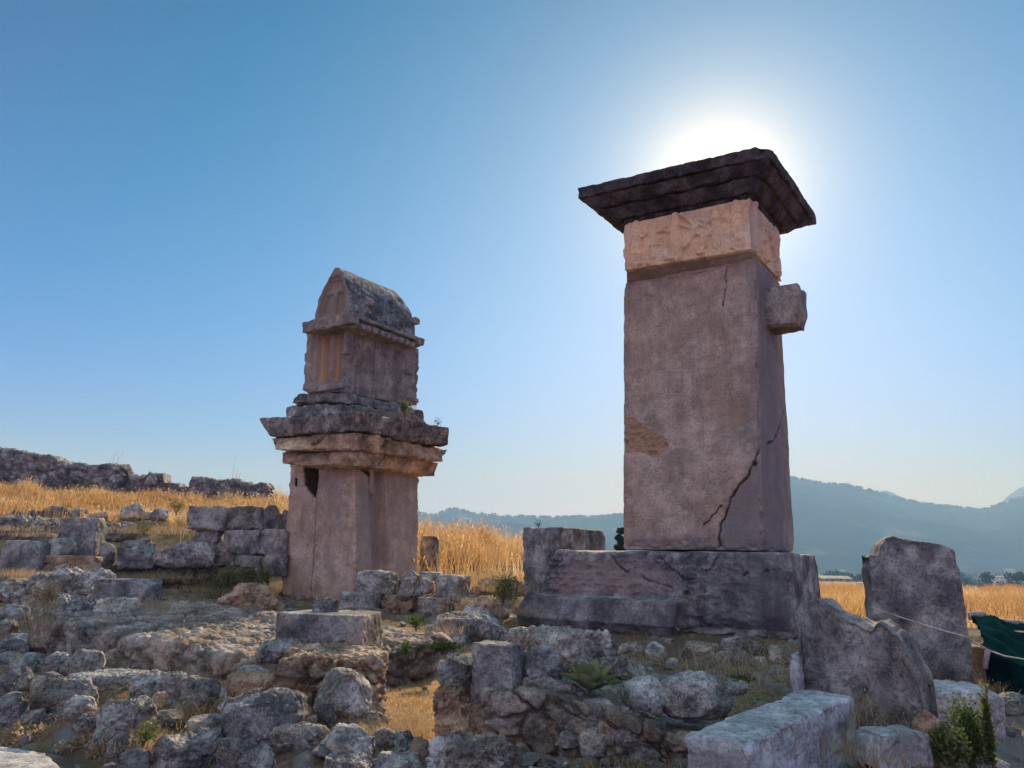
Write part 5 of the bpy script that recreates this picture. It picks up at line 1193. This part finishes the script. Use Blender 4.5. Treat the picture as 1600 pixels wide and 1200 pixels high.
# leafy plants
def leaves(c, n, spread, size, seed, up=.3, shape='diamond'):
    rng = np.random.RandomState(seed); P = c+rng.randn(n, 3)*spread
    a = rng.rand(n)*2*np.pi; el = rng.rand(n)*1.4-.4
    d = np.stack([np.cos(a)*np.cos(el), np.sin(a)*np.cos(el), np.sin(el)+up], 1); d /= np.linalg.norm(d, axis=1, keepdims=True)
    s = np.cross(d, rng.randn(n, 3)); s /= np.linalg.norm(s, axis=1, keepdims=True); sz = size*(.6+.8*rng.rand(n))[:, None]
    V = np.stack([P, P+d*sz*.5+s*sz*.28, P+d*sz, P+d*sz*.5-s*sz*.28], 1).reshape(-1, 3); return V
def tube(pts, r0, r1, n=6):
    pts = np.array(pts, float); V = []; F = []
    for i, p in enumerate(pts):
        t = pts[min(i+1, len(pts)-1)]-pts[max(i-1, 0)]; t /= np.linalg.norm(t)+1e-9; a = np.cross(t, [.3, .9, .2]); a /= np.linalg.norm(a); b = np.cross(t, a); r = r0+(r1-r0)*i/(len(pts)-1)
        for k in range(n): th = 2*np.pi*k/n; V.append(p+r*(math.cos(th)*a+math.sin(th)*b))
    for i in range(len(pts)-1):
        for k in range(n): F.append([i*n+k, i*n+(k+1) % n, (i+1)*n+(k+1) % n, (i+1)*n+k])
    return np.array(V), np.array(F)
M['bark'] = stone_mat('bark', (.12, .09, .07), (.2, .16, .12), (.15, .1, .07), lichen=0, bump=.01)
def plant(name, pos, label, cat, clumps, leaf, mat, seed, stem_r=.01, group=None, trunk='stem', crown='foliage'):
    """clumps: (dx,dy,dz,spread(3),n)"""
    pos = np.array(pos, float); e = bpy.data.objects.new(name, None); COL.objects.link(e); e.location = pos; e.empty_display_size = .2; tag(e, label, cat, group)
    Vs = []; SV = []; SF = []; off = 0
    for i, (dx, dy, dz, sp, n) in enumerate(clumps):
        Vs.append(leaves(np.array([dx, dy, dz]), n, np.array(sp), leaf, seed+i))
        v, f = tube([(0, 0, -.1*dz), (dx*.25, dy*.25, dz*.4), (dx*.8, dy*.8, dz*.85), (dx, dy, dz)], stem_r, stem_r*.3, 5); SV.append(v); SF.append(f+off); off += len(v)
    V = np.concatenate(Vs); nl = len(V)//4; rng = np.random.RandomState(seed)
    link(crown, mesh_np(crown, V, [np.arange(len(V)).reshape(-1, 4)], False, dict(tint=np.repeat(rng.rand(nl), 4))), M[mat], (0, 0, 0), 0, e)
    link(trunk, mesh_np(trunk, np.concatenate(SV), [np.concatenate(SF)], True), M['bark'], (0, 0, 0), 0, e)
    return e
def bush(name, px, py, D, w, h, label, mat='green', leaf=.05, n=500, seed=1, cat='shrub', group=None, spiky=False, k=7):
    p = at(px, py, D); rng = random.Random(seed); cl = []
    for i in range(k):
        a = rng.uniform(0, 6.28); r = rng.uniform(0, .4)*w; hh = rng.uniform(.35, .85)*h
        sp = (w*.11, w*.11, h*.17) if not spiky else (w*.04, w*.04, h*.25)
        cl.append((r*math.cos(a), r*math.sin(a), hh if not spiky else h*.5, sp, n//k))
    return plant(name, p, label, cat, cl, leaf, mat, seed, group=group)
WPL = 'green weeds at the foot of the coursed wall'
bush('weed', 330, 932, 18.7, .7, .5, 'dark green weeds in the shade, left of the bright ones', 'olive', .045, 600, 3, 'weed', WPL, True, 9)
bush('weed', 352, 925, 18.6, .7, .55, 'bushy green weeds in the middle of the clump under the coursed wall', 'olive', .045, 700, 4, 'weed', WPL, True, 9)
bush('weed', 390, 922, 18.4, .9, .6, 'brightest sunlit green weeds beside the reddish bedrock', 'olive', .05, 900, 5, 'weed', WPL, True, 12)
bush('weed', 418, 915, 18.8, .5, .4, 'low green weeds next to the tomb shaft', 'olive', .045, 500, 6, 'weed', WPL, True, 8)
bush('shrub', 1520, 1205, 6.0, .38, .42, 'feathery dark green shrub at the bottom right by the gravel path', 'green', .024, 3800, 7, 'shrub', None, False, 22)
bush('shrub', 1490, 1205, 5.7, .3, .24, 'low green shrub in front of the pointed stone at the bottom right', 'olive', .04, 1500, 8, 'shrub', None, False, 12)
bush('young_shoot', 1552, 1205, 5.9, .07, .52, 'single bright green upright shoot right of the feathery shrub', 'olive', .035, 900, 9, 'plant', None, True, 3)
bush('shrub', 632, 652, 18.6, .42, .38, 'yellow-green shrub growing on the steps under the stone coffin', 'olive', .04, 700, 10, 'shrub', None, False, 10)
bush('weed', 684, 664, 18.8, .3, .2, 'tiny sparse weed at the right edge of the tomb slab', 'darkleaf', .02, 150, 11, 'weed', None, True, 5)
bush('weed', 842, 823, 16.3, .3, .14, 'tiny dry weed on top of the tall block behind the base', 'darkleaf', .02, 110, 12, 'weed', None, True, 5)
bush('shrub', 785, 945, 14.9, .7, .5, 'scrubby green-brown bush beside the left corner of the grey base', 'olive', .05, 900, 13, 'shrub', None, False, 12)
bush('weed', 632, 1030, 9.9, .2, .18, 'small dark green weed at the left edge of the path', 'green', .03, 260, 14, 'weed', None, False, 6)
bush('weed', 690, 1022, 10.2, .6, .12, 'low patch of green weeds in the shade at the end of the path', 'darkleaf', .03, 700, 15, 'weed', None, False, 14)
bush('weed', 650, 985, 12, .4, .2, 'small green weed in the shade below the square-cut stone', 'green', .04, 300, 16, 'weed', None, False, 6)
bush('weed', 225, 838, 21.0, .5, .3, 'pale green weed in dry grass above the kerb stones', 'olive', .05, 300, 17, 'weed', None, False, 6)
bush('weed', 275, 805, 24, .6, .5, 'yellow-green weed at the left corner of the coursed wall', 'olive', .05, 350, 18, 'weed', None, False, 7)
bush('weed', 1160, 1070, 7.6, .35, .08, 'low green sprig beside the massive cracked slab', 'green', .03, 260, 19, 'weed', None, False, 7)
bush('weed', 222, 1168, 6.5, .3, .16, 'dry greenish weed low in the front heap', 'olive', .03, 260, 20, 'weed', None, False, 7)
for i_, (px_, py_, D_, w_, h_, lab) in enumerate([(60, 1168, 7.1, .6, .18, 'brown dry scrub low in the front heap above the paved corner'), (135, 1185, 6.8, .6, .16, 'brown dry scrub under the stones at the bottom left of the heap'), (70, 948, 12.6, .6, .35, 'brown dry scrub between the outcrop and the hollow'), (330, 1040, 10.6, 1.2, .35, 'brown dry scrub at the foot of the long rubble wall, left part'), (400, 1062, 9.9, .9, .4, 'brown dry scrub at the foot of the long rubble wall, right part'), (250, 1015, 11.4, .9, .3, 'brown dry scrub behind the pale paving')]):
    bush('dry_scrub', px_, py_, D_, w_, h_, lab, 'straw_grey', .035, 1500, 60+i_, 'scrub', 'dry scrub', True, 22)
# rosette plant with broad leaves
pp = at(922, 1082, 6.95); e = bpy.data.objects.new('rosette_plant', None); COL.objects.link(e); e.location = pp; tag(e, 'broad-leaved yellow-green rosette plant growing on the rubble wall', 'plant')
rng = random.Random(4)
for k in range(17):
    a = k*2.4; el = .55+.8*(k/17.0); L = (.30-.06*k/17)*rng.uniform(.85, 1.1); W = .062; nu, nv = 9, 5; V = []
    for i in range(nu):
        s = i/(nu-1); wv_ = W*math.sin(math.pi*min(1, s*.93+.07))**.7*(1 if s < .98 else .1); r = L*s*math.cos(el-.5*s*(1-k/18)); zz = L*s*math.sin(el)-.25*L*s*s*(1-k/15)
        for j in range(nv):
            q = (j/(nv-1)-.5)*2; V.append((r*math.cos(a)-q*wv_*math.sin(a), r*math.sin(a)+q*wv_*math.cos(a), zz+.025*abs(q)+.008*math.sin(s*14+q*3)))
    I = np.arange(nu*nv).reshape(nu, nv); q = np.stack([I[:-1, :-1], I[1:, :-1], I[1:, 1:], I[:-1, 1:]], -1).reshape(-1, 4)
    link('leaf', mesh_np('leaf', V, [q], True, dict(tint=np.full(len(V), rng.uniform(.1, 1)))), M['felt'], (0, 0, 0), 0, e)

# ================================================================== tarpaulin and rope
t = NT('green_tarpaulin'); c = t.mix(t.ramp(t.noise(3, 5, .6), [(.4, 0.), (.6, 1.)]), (.003, .017, .018), (.006, .032, .033)); t.b.inputs['Roughness'].default_value = .75; t.b.inputs['Specular IOR Level'].default_value = 0
M['tarp'] = t.done(c, t.bump(t.noise(60, 3, .5), .003))
nx, ny = 130, 110; U, V_ = np.meshgrid(np.linspace(0, 1, nx), np.linspace(0, 1, ny), indexing='ij'); u_, v_ = U.ravel(), V_.ravel()
# corners measured from the picture: front-left, front-right, back-right, back-left
fl = at(1540, 1018, 9.3); fr_ = at(1690, 1075, 7.8); bl = at(1518, 966, 12.6); br_ = at(1720, 1000, 11.5)
Pt = np.outer((1-u_)*(1-v_), fl)+np.outer(u_*(1-v_), fr_)+np.outer(u_*v_, br_)+np.outer((1-u_)*v_, bl)
N3 = np.stack([u_*2.2, v_*1.2, 0*u_], 1)
Pt[:, 2] += .07*fbm(N3*1.1+4, 2, 2, ridged=True)*sstep(0, .1, v_)+.05*np.sin((v_*13+u_*4+1.5*fbm(N3*1.5, 2, 9))*3.1)*sstep(0, .15, v_)+.12*np.sin(np.pi*v_)
skirt = []; ns = 18
fe = Pt.reshape(nx, ny, 3)[:, 0]
for j in range(1, ns+1):
    w = j/ns; s = fe.copy(); s[:, 2] -= .62*w; s[:, 1] -= .05*w-.10*math.sin(w*3)*.5; s[:, 0] += .02*np.sin(np.linspace(0, 30, nx))*w; s[:, 1] += .04*np.sin(np.linspace(0, 22, nx)+2)*w; skirt.append(s)
All = np.concatenate([np.stack(skirt[::-1], 1), Pt.reshape(nx, ny, 3)], 1); na = ny+ns; c0 = All.reshape(-1, 3).mean(0)
I = np.arange(nx*na).reshape(nx, na); q = np.stack([I[:-1, :-1], I[1:, :-1], I[1:, 1:], I[:-1, 1:]], -1).reshape(-1, 4)
tp = link('tarpaulin', mesh_np('tarpaulin', All.reshape(-1, 3)-c0, [q]), M['tarp'], c0); md = tp.modifiers.new('thick', 'SOLIDIFY'); md.thickness = .008
tag(tp, 'dark green tarpaulin draped in folds over a pile at the right edge', 'tarpaulin')
mo_ = c0.copy(); tag(link('earth_pile', stone_mesh('earth_pile', (1.5, 2.6, .75), res=.06, mix=.6, rnd=.2, rough=.12, freq=2, seed=5), M['earthface'], (mo_[0]+.15, mo_[1]+.2, mo_[2]-.62)), 'pile of dark earth hidden under the green tarpaulin', 'pile')
M['cloth'] = stone_mat('faded_cloth', (.36, .24, .22), (.48, .40, .38), (.3, .2, .2), dark_amt=.1, lichen=0, bump=.004, pits=0)
def roll(pts, r, name, mat, label, cat, seed=0, sq=1.0, parent=None):
    pts = np.array(pts); T_ = np.linspace(0, len(pts)-1, len(pts)*14); P = np.stack([np.interp(T_, range(len(pts)), pts[:, i]) for i in range(3)], 1)
    v, f = tube(P, r, r, 12); c = P.mean(0); v = v+np.outer(1, [0, 0, 0])+0.35*r*np.stack([fbm(v*6, 3, seed), fbm(v*6+7, 3, seed), fbm(v*6+17, 3, seed)], 1)
    o = link(name, mesh_np(name, v-c, [f]), mat, c); tag(o, label, cat); return o
roll([at(1514, 962, 13.0), at(1530, 961, 12.9), at(1548, 970, 12.7), at(1575, 974, 12.6), at(1640, 982, 12.4)], .06, 'rolled_cloth', M['cloth'], 'faded pink and white cloth rolled along the back of the tarpaulin', 'cloth', 3)
roll([at(1543, 1016, 9.25), at(1542, 1030, 9.2), at(1540, 1045, 9.2)], .03, 'cloth_edge', M['cloth'], 'faded pinkish fold of cloth at the front corner of the tarpaulin', 'cloth', 5)
M['rope'] = stone_mat('rope_fibre', (.42, .36, .28), (.55, .48, .38), (.4, .3, .2), dark_amt=.1, lichen=0, bump=.002, pits=0)
rp = [at(1361, 949, 9.2), at(1400, 962, 9.1), at(1440, 975, 9.02), at(1480, 987, 8.95), at(1508, 994, 8.9), at(1524, 1004, 9.0), at(1545, 1016, 9.1), at(1570, 1025, 8.9), at(1600, 1030, 8.7), at(1660, 1040, 8.4)]
v, f = tube(rp, .008, .008, 6); tag(link('rope', mesh_np('rope', v-rp[4], [f]), M['rope'], rp[4]), 'thin pale rope stretched across the tall slab and over the tarpaulin', 'rope')

# ================================================================== far away: hills, valley, buildings, trees
M['hill'] = None
t = NT('wooded_hill'); t.b.inputs['Specular IOR Level'].default_value = 0; geo = t.n('ShaderNodeNewGeometry')
def wv2(s): m = t.n('ShaderNodeMapping'); m.inputs['Scale'].default_value = (s, s, s); t.l(geo.outputs['Position'], m.inputs[0]); return m.outputs[0]
c = t.mix(t.ramp(t.noise(1, 9, .65, vec=wv2(.012)), [(.42, 0.), (.6, 1.)]), (.012, .018, .010), (.03, .034, .02))
c = t.mix(t.ramp(t.noise(1, 8, .7, vec=wv2(.006)), [(.56, 0.), (.66, .8)]), c, (.20, .18, .14))
M['hill'] = t.done(c, t.bump(t.noise(1, 6, .7, vec=wv2(.06)), 4.0))
def hill(name, profile, Dc, D0, label, seed, zb=-18, amp=18, na=420, nd=90, back=900):
    px = np.array([p[0] for p in profile], float); ez = np.array([ray(*p)[2] for p in profile]); tx = np.array([ray(*p)[0] for p in profile])
    tt = np.linspace(tx[0], tx[-1], na); crest_ = np.interp(tt, tx, ez)*Dc
    s = np.concatenate([np.linspace(0, 1, nd), 1+np.linspace(.05, 1, 18)]); T_, S_ = np.meshgrid(tt, s, indexing='ij')
    Dd = np.where(S_ <= 1, D0+(Dc-D0)*S_, Dc+(S_-1)*back); C_ = np.repeat(crest_[:, None], len(s), 1)
    sh = np.where(S_ <= 1, S_**1.25, 1-.8*(S_-1)); Z = zb+(C_-zb)*sh
    x = T_*Dd; P = np.stack([x.ravel(), Dd.ravel(), 0*x.ravel()], 1)
    bump = (fbm(P*.0035, 5, seed, ridged=True)*amp*2+fbm(P*.02, 4, seed+4)*amp*.35).reshape(Z.shape)*np.clip(S_*2, 0, 1)*np.where(S_ <= 1, 1-.93*S_**3, .1+.5*(S_-1))
    Z = Z+bump-6*(S_ <= 0)
    I = np.arange(Z.size).reshape(Z.shape); q = np.stack([I[:-1, :-1], I[1:, :-1], I[1:, 1:], I[:-1, 1:]], -1).reshape(-1, 4)
    V = np.stack([x.ravel(), Dd.ravel(), Z.ravel()], 1); o = link(name, mesh_np(name, V, [q]), M['hill']); tag(o, label, 'hills', kind='structure')
    return tt, crest_
h1 = hill('hills', [(-900, 845), (-300, 828), (200, 812), (430, 806), (657, 803), (680, 808), (690, 801), (705, 797), (718, 798), (738, 803), (760, 806), (800, 808), (850, 810), (905, 809), (950, 808), (990, 804), (1060, 792), (1130, 775), (1190, 757), (1240, 749), (1265, 754), (1300, 757), (1350, 764), (1400, 780), (1430, 786), (1450, 789), (1500, 795), (1540, 798), (1560, 791), (1585, 782), (1600, 778), (1700, 760), (1900, 740), (2300, 760)], 2300, 1250, 'long wooded blue ridge behind the ruins', 7)
hill('far_hills', [(1100, 775), (1180, 752), (1215, 744), (1240, 743), (1262, 753), (1290, 764), (1310, 758), (1325, 754), (1334, 760), (1355, 772), (1370, 770), (1383, 766), (1395, 770), (1425, 786), (1460, 789), (1480, 787), (1500, 793), (1530, 799), (1560, 790), (1575, 775), (1592, 763), (1620, 755), (1700, 740), (1900, 735)], 3700, 2900, 'paler distant peaks rising behind the ridge', 9, amp=10, back=450)
def crown_quads(C, R, n, size, rng):
    d = rng.randn(n, 3); d /= np.linalg.norm(d, axis=1, keepdims=True); P = C+d*R*(rng.rand(n)**.4)[:, None]
    a = rng.randn(n, 3); a /= np.linalg.norm(a, axis=1, keepdims=True); b = np.cross(a, rng.randn(n, 3)); b /= np.linalg.norm(b, axis=1, keepdims=True); s = size*(.6+.8*rng.rand(n))[:, None]
    return np.stack([P-a*s-b*s*.6, P+a*s-b*s*.6, P+a*s+b*s*.6, P-a*s+b*s*.6], 1).reshape(-1, 3)
# woodland on the ridge
rng = np.random.RandomState(8); Vs = []; tt, cr_ = h1
for i in range(900):
    if i < 620:
        a = rng.uniform(.0, 1.); tq = tt[0]*0+(-.15+1.0*a); D = 2300*(1-.004*rng.rand()); zz = np.interp(tq, tt, cr_)
    else: tq = rng.uniform(-.2, .85); D = 2300*rng.uniform(.90, .99); zz = -18+(np.interp(tq, tt, cr_)+18)*((D-1250)/1050)**1.25
    s = rng.uniform(3, 6.5); Vs.append(crown_quads(np.array([tq*D, D, zz+s*.6]), np.array([s*1.1, s, s*.8]), 26, s*.35, rng))
V = np.concatenate(Vs); c = V.mean(0)
tag(link('ridge_wood', mesh_np('ridge_wood', V-c, [np.arange(len(V)).reshape(-1, 4)], False, dict(tint=np.repeat(rng.rand(len(V)//4), 4))), M['farleaf'], c), 'far wood of scattered trees along the ridge line', 'wood', kind='stuff')
def tree(name, px, ptop, D, wpx, label, seed, mat='farleaf', zb=None, group='trees in the valley', n=700, leafs=.55):
    r = ray(px, ptop); top = r[2]*D; zb = hground([r[0]*D], [D])[0] if zb is None else zb; H = top-zb; W = wpx/F*D*.5; rng = np.random.RandomState(seed)
    e = bpy.data.objects.new(name, None); COL.objects.link(e); e.location = (r[0]*D, D, zb); tag(e, label, 'tree', group)
    Vs = []
    for k in range(11):
        a = rng.rand()*6.28; rr = W*rng.uniform(0, .7); hz = H*rng.uniform(.35, .86); s = W*rng.uniform(.25, .48)
        Vs.append(crown_quads(np.array([rr*math.cos(a), rr*math.sin(a), hz]), np.array([s, s, s*.75]), n//11, max(.03, W*.075), rng))
    V = np.concatenate(Vs); link('crown', mesh_np('crown', V, [np.arange(len(V)).reshape(-1, 4)], False, dict(tint=np.repeat(rng.rand(len(V)//4), 4))), M[mat], (0, 0, 0), 0, e)
    v, f = tube([(0, 0, -.5), (.02*H, 0, .3*H), (-.02*H, 0, .55*H), (0, 0, .8*H)], W*.12, W*.03, 7); link('trunk', mesh_np('trunk', v, [f]), M['bark'], (0, 0, 0), 0, e)
    return e
tree('tree', 971, 809, 55, 34, 'dark green tree half hidden behind the tall pillar tomb', 1, 'darkleaf', group=None, n=4000)
for i_, (px, pt, D, w, lab) in enumerate([
    (1300, 892, 620, 34, 'hazy round tree above the long roofs, left of the tall slab'), (1322, 893, 600, 26, 'small hazy tree right of the first above the long roofs'), (1284, 898, 560, 18, 'small dark tree just right of the grey base'),
    (1352, 896, 420, 30, 'darker tree at the left edge of the tall slab'), (1335, 897, 520, 24, 'low tree behind the long roofs near the tall slab'), (1512, 899, 430, 22, 'pale green tree at the right edge of the tall slab'),
    (1541, 892, 400, 40, 'round dark tree in the middle of the right gap'), (1562, 905, 330, 30, 'low bushy tree right of the round dark one'), (1590, 887, 360, 44, 'tall dark tree at the right frame edge'),
    (1578, 903, 300, 34, 'green tree in front of the tall dark one at the right frame edge'), (1527, 905, 350, 22, 'small bush at the far edge of the right field'), (1600, 906, 280, 30, 'green bush cut by the right frame edge'),
    (1640, 890, 380, 50, 'tree beyond the right frame edge'), (1500, 893, 640, 24, 'hazy tree half behind the tall slab')]):
    if px <= 1610: tree('tree', px, pt, D, w, lab, 40+i_, 'farleaf' if D > 400 else 'darkleaf')
rng = np.random.RandomState(18); Vs = []
for i in range(620):
    D = rng.uniform(520, 1500); tq = rng.uniform(-.5, 1.0); s = rng.uniform(2.5, 6); Vs.append(crown_quads(np.array([tq*D, D, -18+s*.6]), np.array([s*1.2, s, s*.9]), 40, s*.28, rng))
V = np.concatenate(Vs); c = V.mean(0)
tag(link('valley_wood', mesh_np('valley_wood', V-c, [np.arange(len(V)).reshape(-1, 4)], False, dict(tint=np.repeat(rng.rand(len(V)//4), 4))), M['farleaf'], c), 'far orchards and groves on the valley floor', 'wood', kind='stuff')
M['white'] = stone_mat('whitewash', (.62, .60, .56), (.7, .68, .64), (.55, .5, .42), dark_amt=.1, lichen=0, bump=.01, sc=.3)
M['roofing'] = stone_mat('pale_roofing', (.20, .165, .13), (.28, .235, .19), (.22, .17, .12), dark_amt=.15, lichen=0, bump=.02, sc=.3)
M['window'] = NT('window_dark').done((.03, .035, .04))
def house(px, py, D, wpx, hpx, label, seed, roof='gable', depth=8, group='buildings in the valley', name='house', nwin=3, wall='white'):
    p = at(px, py, D); W = wpx/F*D; H = hpx/F*D; e = bpy.data.objects.new(name, None); COL.objects.link(e); e.location = p; tag(e, label, 'building', group)
    hw = H*(.62 if roof == 'gable' else .9); P, Fc = gridbox(W, depth, hw+3, 50, 1); P[:, 2] += (hw+3)/2-3; link('wall', mesh_np('wall', P, [Fc], False), M[wall], (0, 0, 0), 0, e)
    if roof == 'gable':
        w, d, o_ = W/2+.4, depth/2+.5, hw+.01; V = [(-w, -d, o_-.1), (w, -d, o_-.1), (w, 0, H), (-w, 0, H), (-w, d, o_-.1), (w, d, o_-.1), (-w, 0, H-.3), (w, 0, H-.3), (-w, -d, o_-.35), (w, -d, o_-.35), (-w, d, o_-.35), (w, d, o_-.35)]
        link('roof', mesh_np('roof', V, [np.array([[0, 1, 2, 3], [3, 2, 5, 4], [8, 6, 7, 9], [6, 10, 11, 7], [0, 8, 9, 1], [4, 5, 11, 10], [0, 3, 6, 8], [3, 4, 10, 6], [1, 9, 7, 2], [2, 7, 11, 5]])], False), M['roofing'], (0, 0, 0), 0, e)
    else:
        P, Fc = gridbox(W+.5, depth+.5, H*.1, 50, 1); P[:, 2] += hw+H*.05; link('roof', mesh_np('roof', P, [Fc], False), M['white'], (0, 0, 0), 0, e)
    for k in range(nwin):
        P, Fc = gridbox(min(1.1, W/nwin*.45), .12, hw*.42, 50, 1); link('window', mesh_np('window', P, [Fc], False), M['window'], (-W/2+W*(k+.5)/nwin, -depth/2-.03, hw*.5), 0, e)
house(1318, 922, 330, 92, 12, 'long low shed with a brown roof at the far edge of the straw field', 1, depth=14, nwin=10, name='shed', wall='roofing')
house(1300, 909, 420, 46, 9, 'white-roofed building behind the long low shed', 2, depth=12, nwin=4, name='shed', wall='roofing')
house(1352, 922, 325, 18, 11, 'small grey hut at the right end of the long low shed', 3, depth=6, nwin=1, roof='flat', name='hut')
house(1541, 903, 620, 16, 7, 'small white house left of centre in the right gap', 4, roof='flat')
house(1560, 905, 640, 16, 5, 'second white house, lower and right of the first', 5)
house(1578, 893, 900, 10, 4, 'highest tiny white house on the foot of the hill', 6, roof='flat', nwin=2)
house(1316, 894, 900, 7, 4, 'tiny white house in the haze above the long low shed', 7, roof='flat', nwin=2)
house(1592, 907, 560, 14, 5, 'white house between trees near the right frame edge', 8)
S((1548, 922, 1574, 939), 'pale heap of rock at the far edge of the right field', D=52, mat='rock_pale', kind='rough', ground=False)

# ================================================================== haze
t = bpy.data.materials.new('haze'); t.use_nodes = True; nt = t.node_tree; nt.nodes.clear()
pv = nt.nodes.new('ShaderNodeVolumePrincipled'); pv.inputs['Color'].default_value = HAZE_C; pv.inputs['Density'].default_value = HAZE_D; pv.inputs['Absorption Color'].default_value = (1, 1, 1, 1); pv.inputs['Anisotropy'].default_value = HAZE_G
mo = nt.nodes.new('ShaderNodeOutputMaterial'); nt.links.new(pv.outputs[0], mo.inputs[1])
P, Fc = gridbox(10400, 4900, 500, 1e5, 1); P[:, 1] += 2050; P[:, 2] += 250-26
tag(link('haze', mesh_np('haze', P, [Fc], False), t), 'thin blue haze filling the valley', 'haze', kind='stuff')
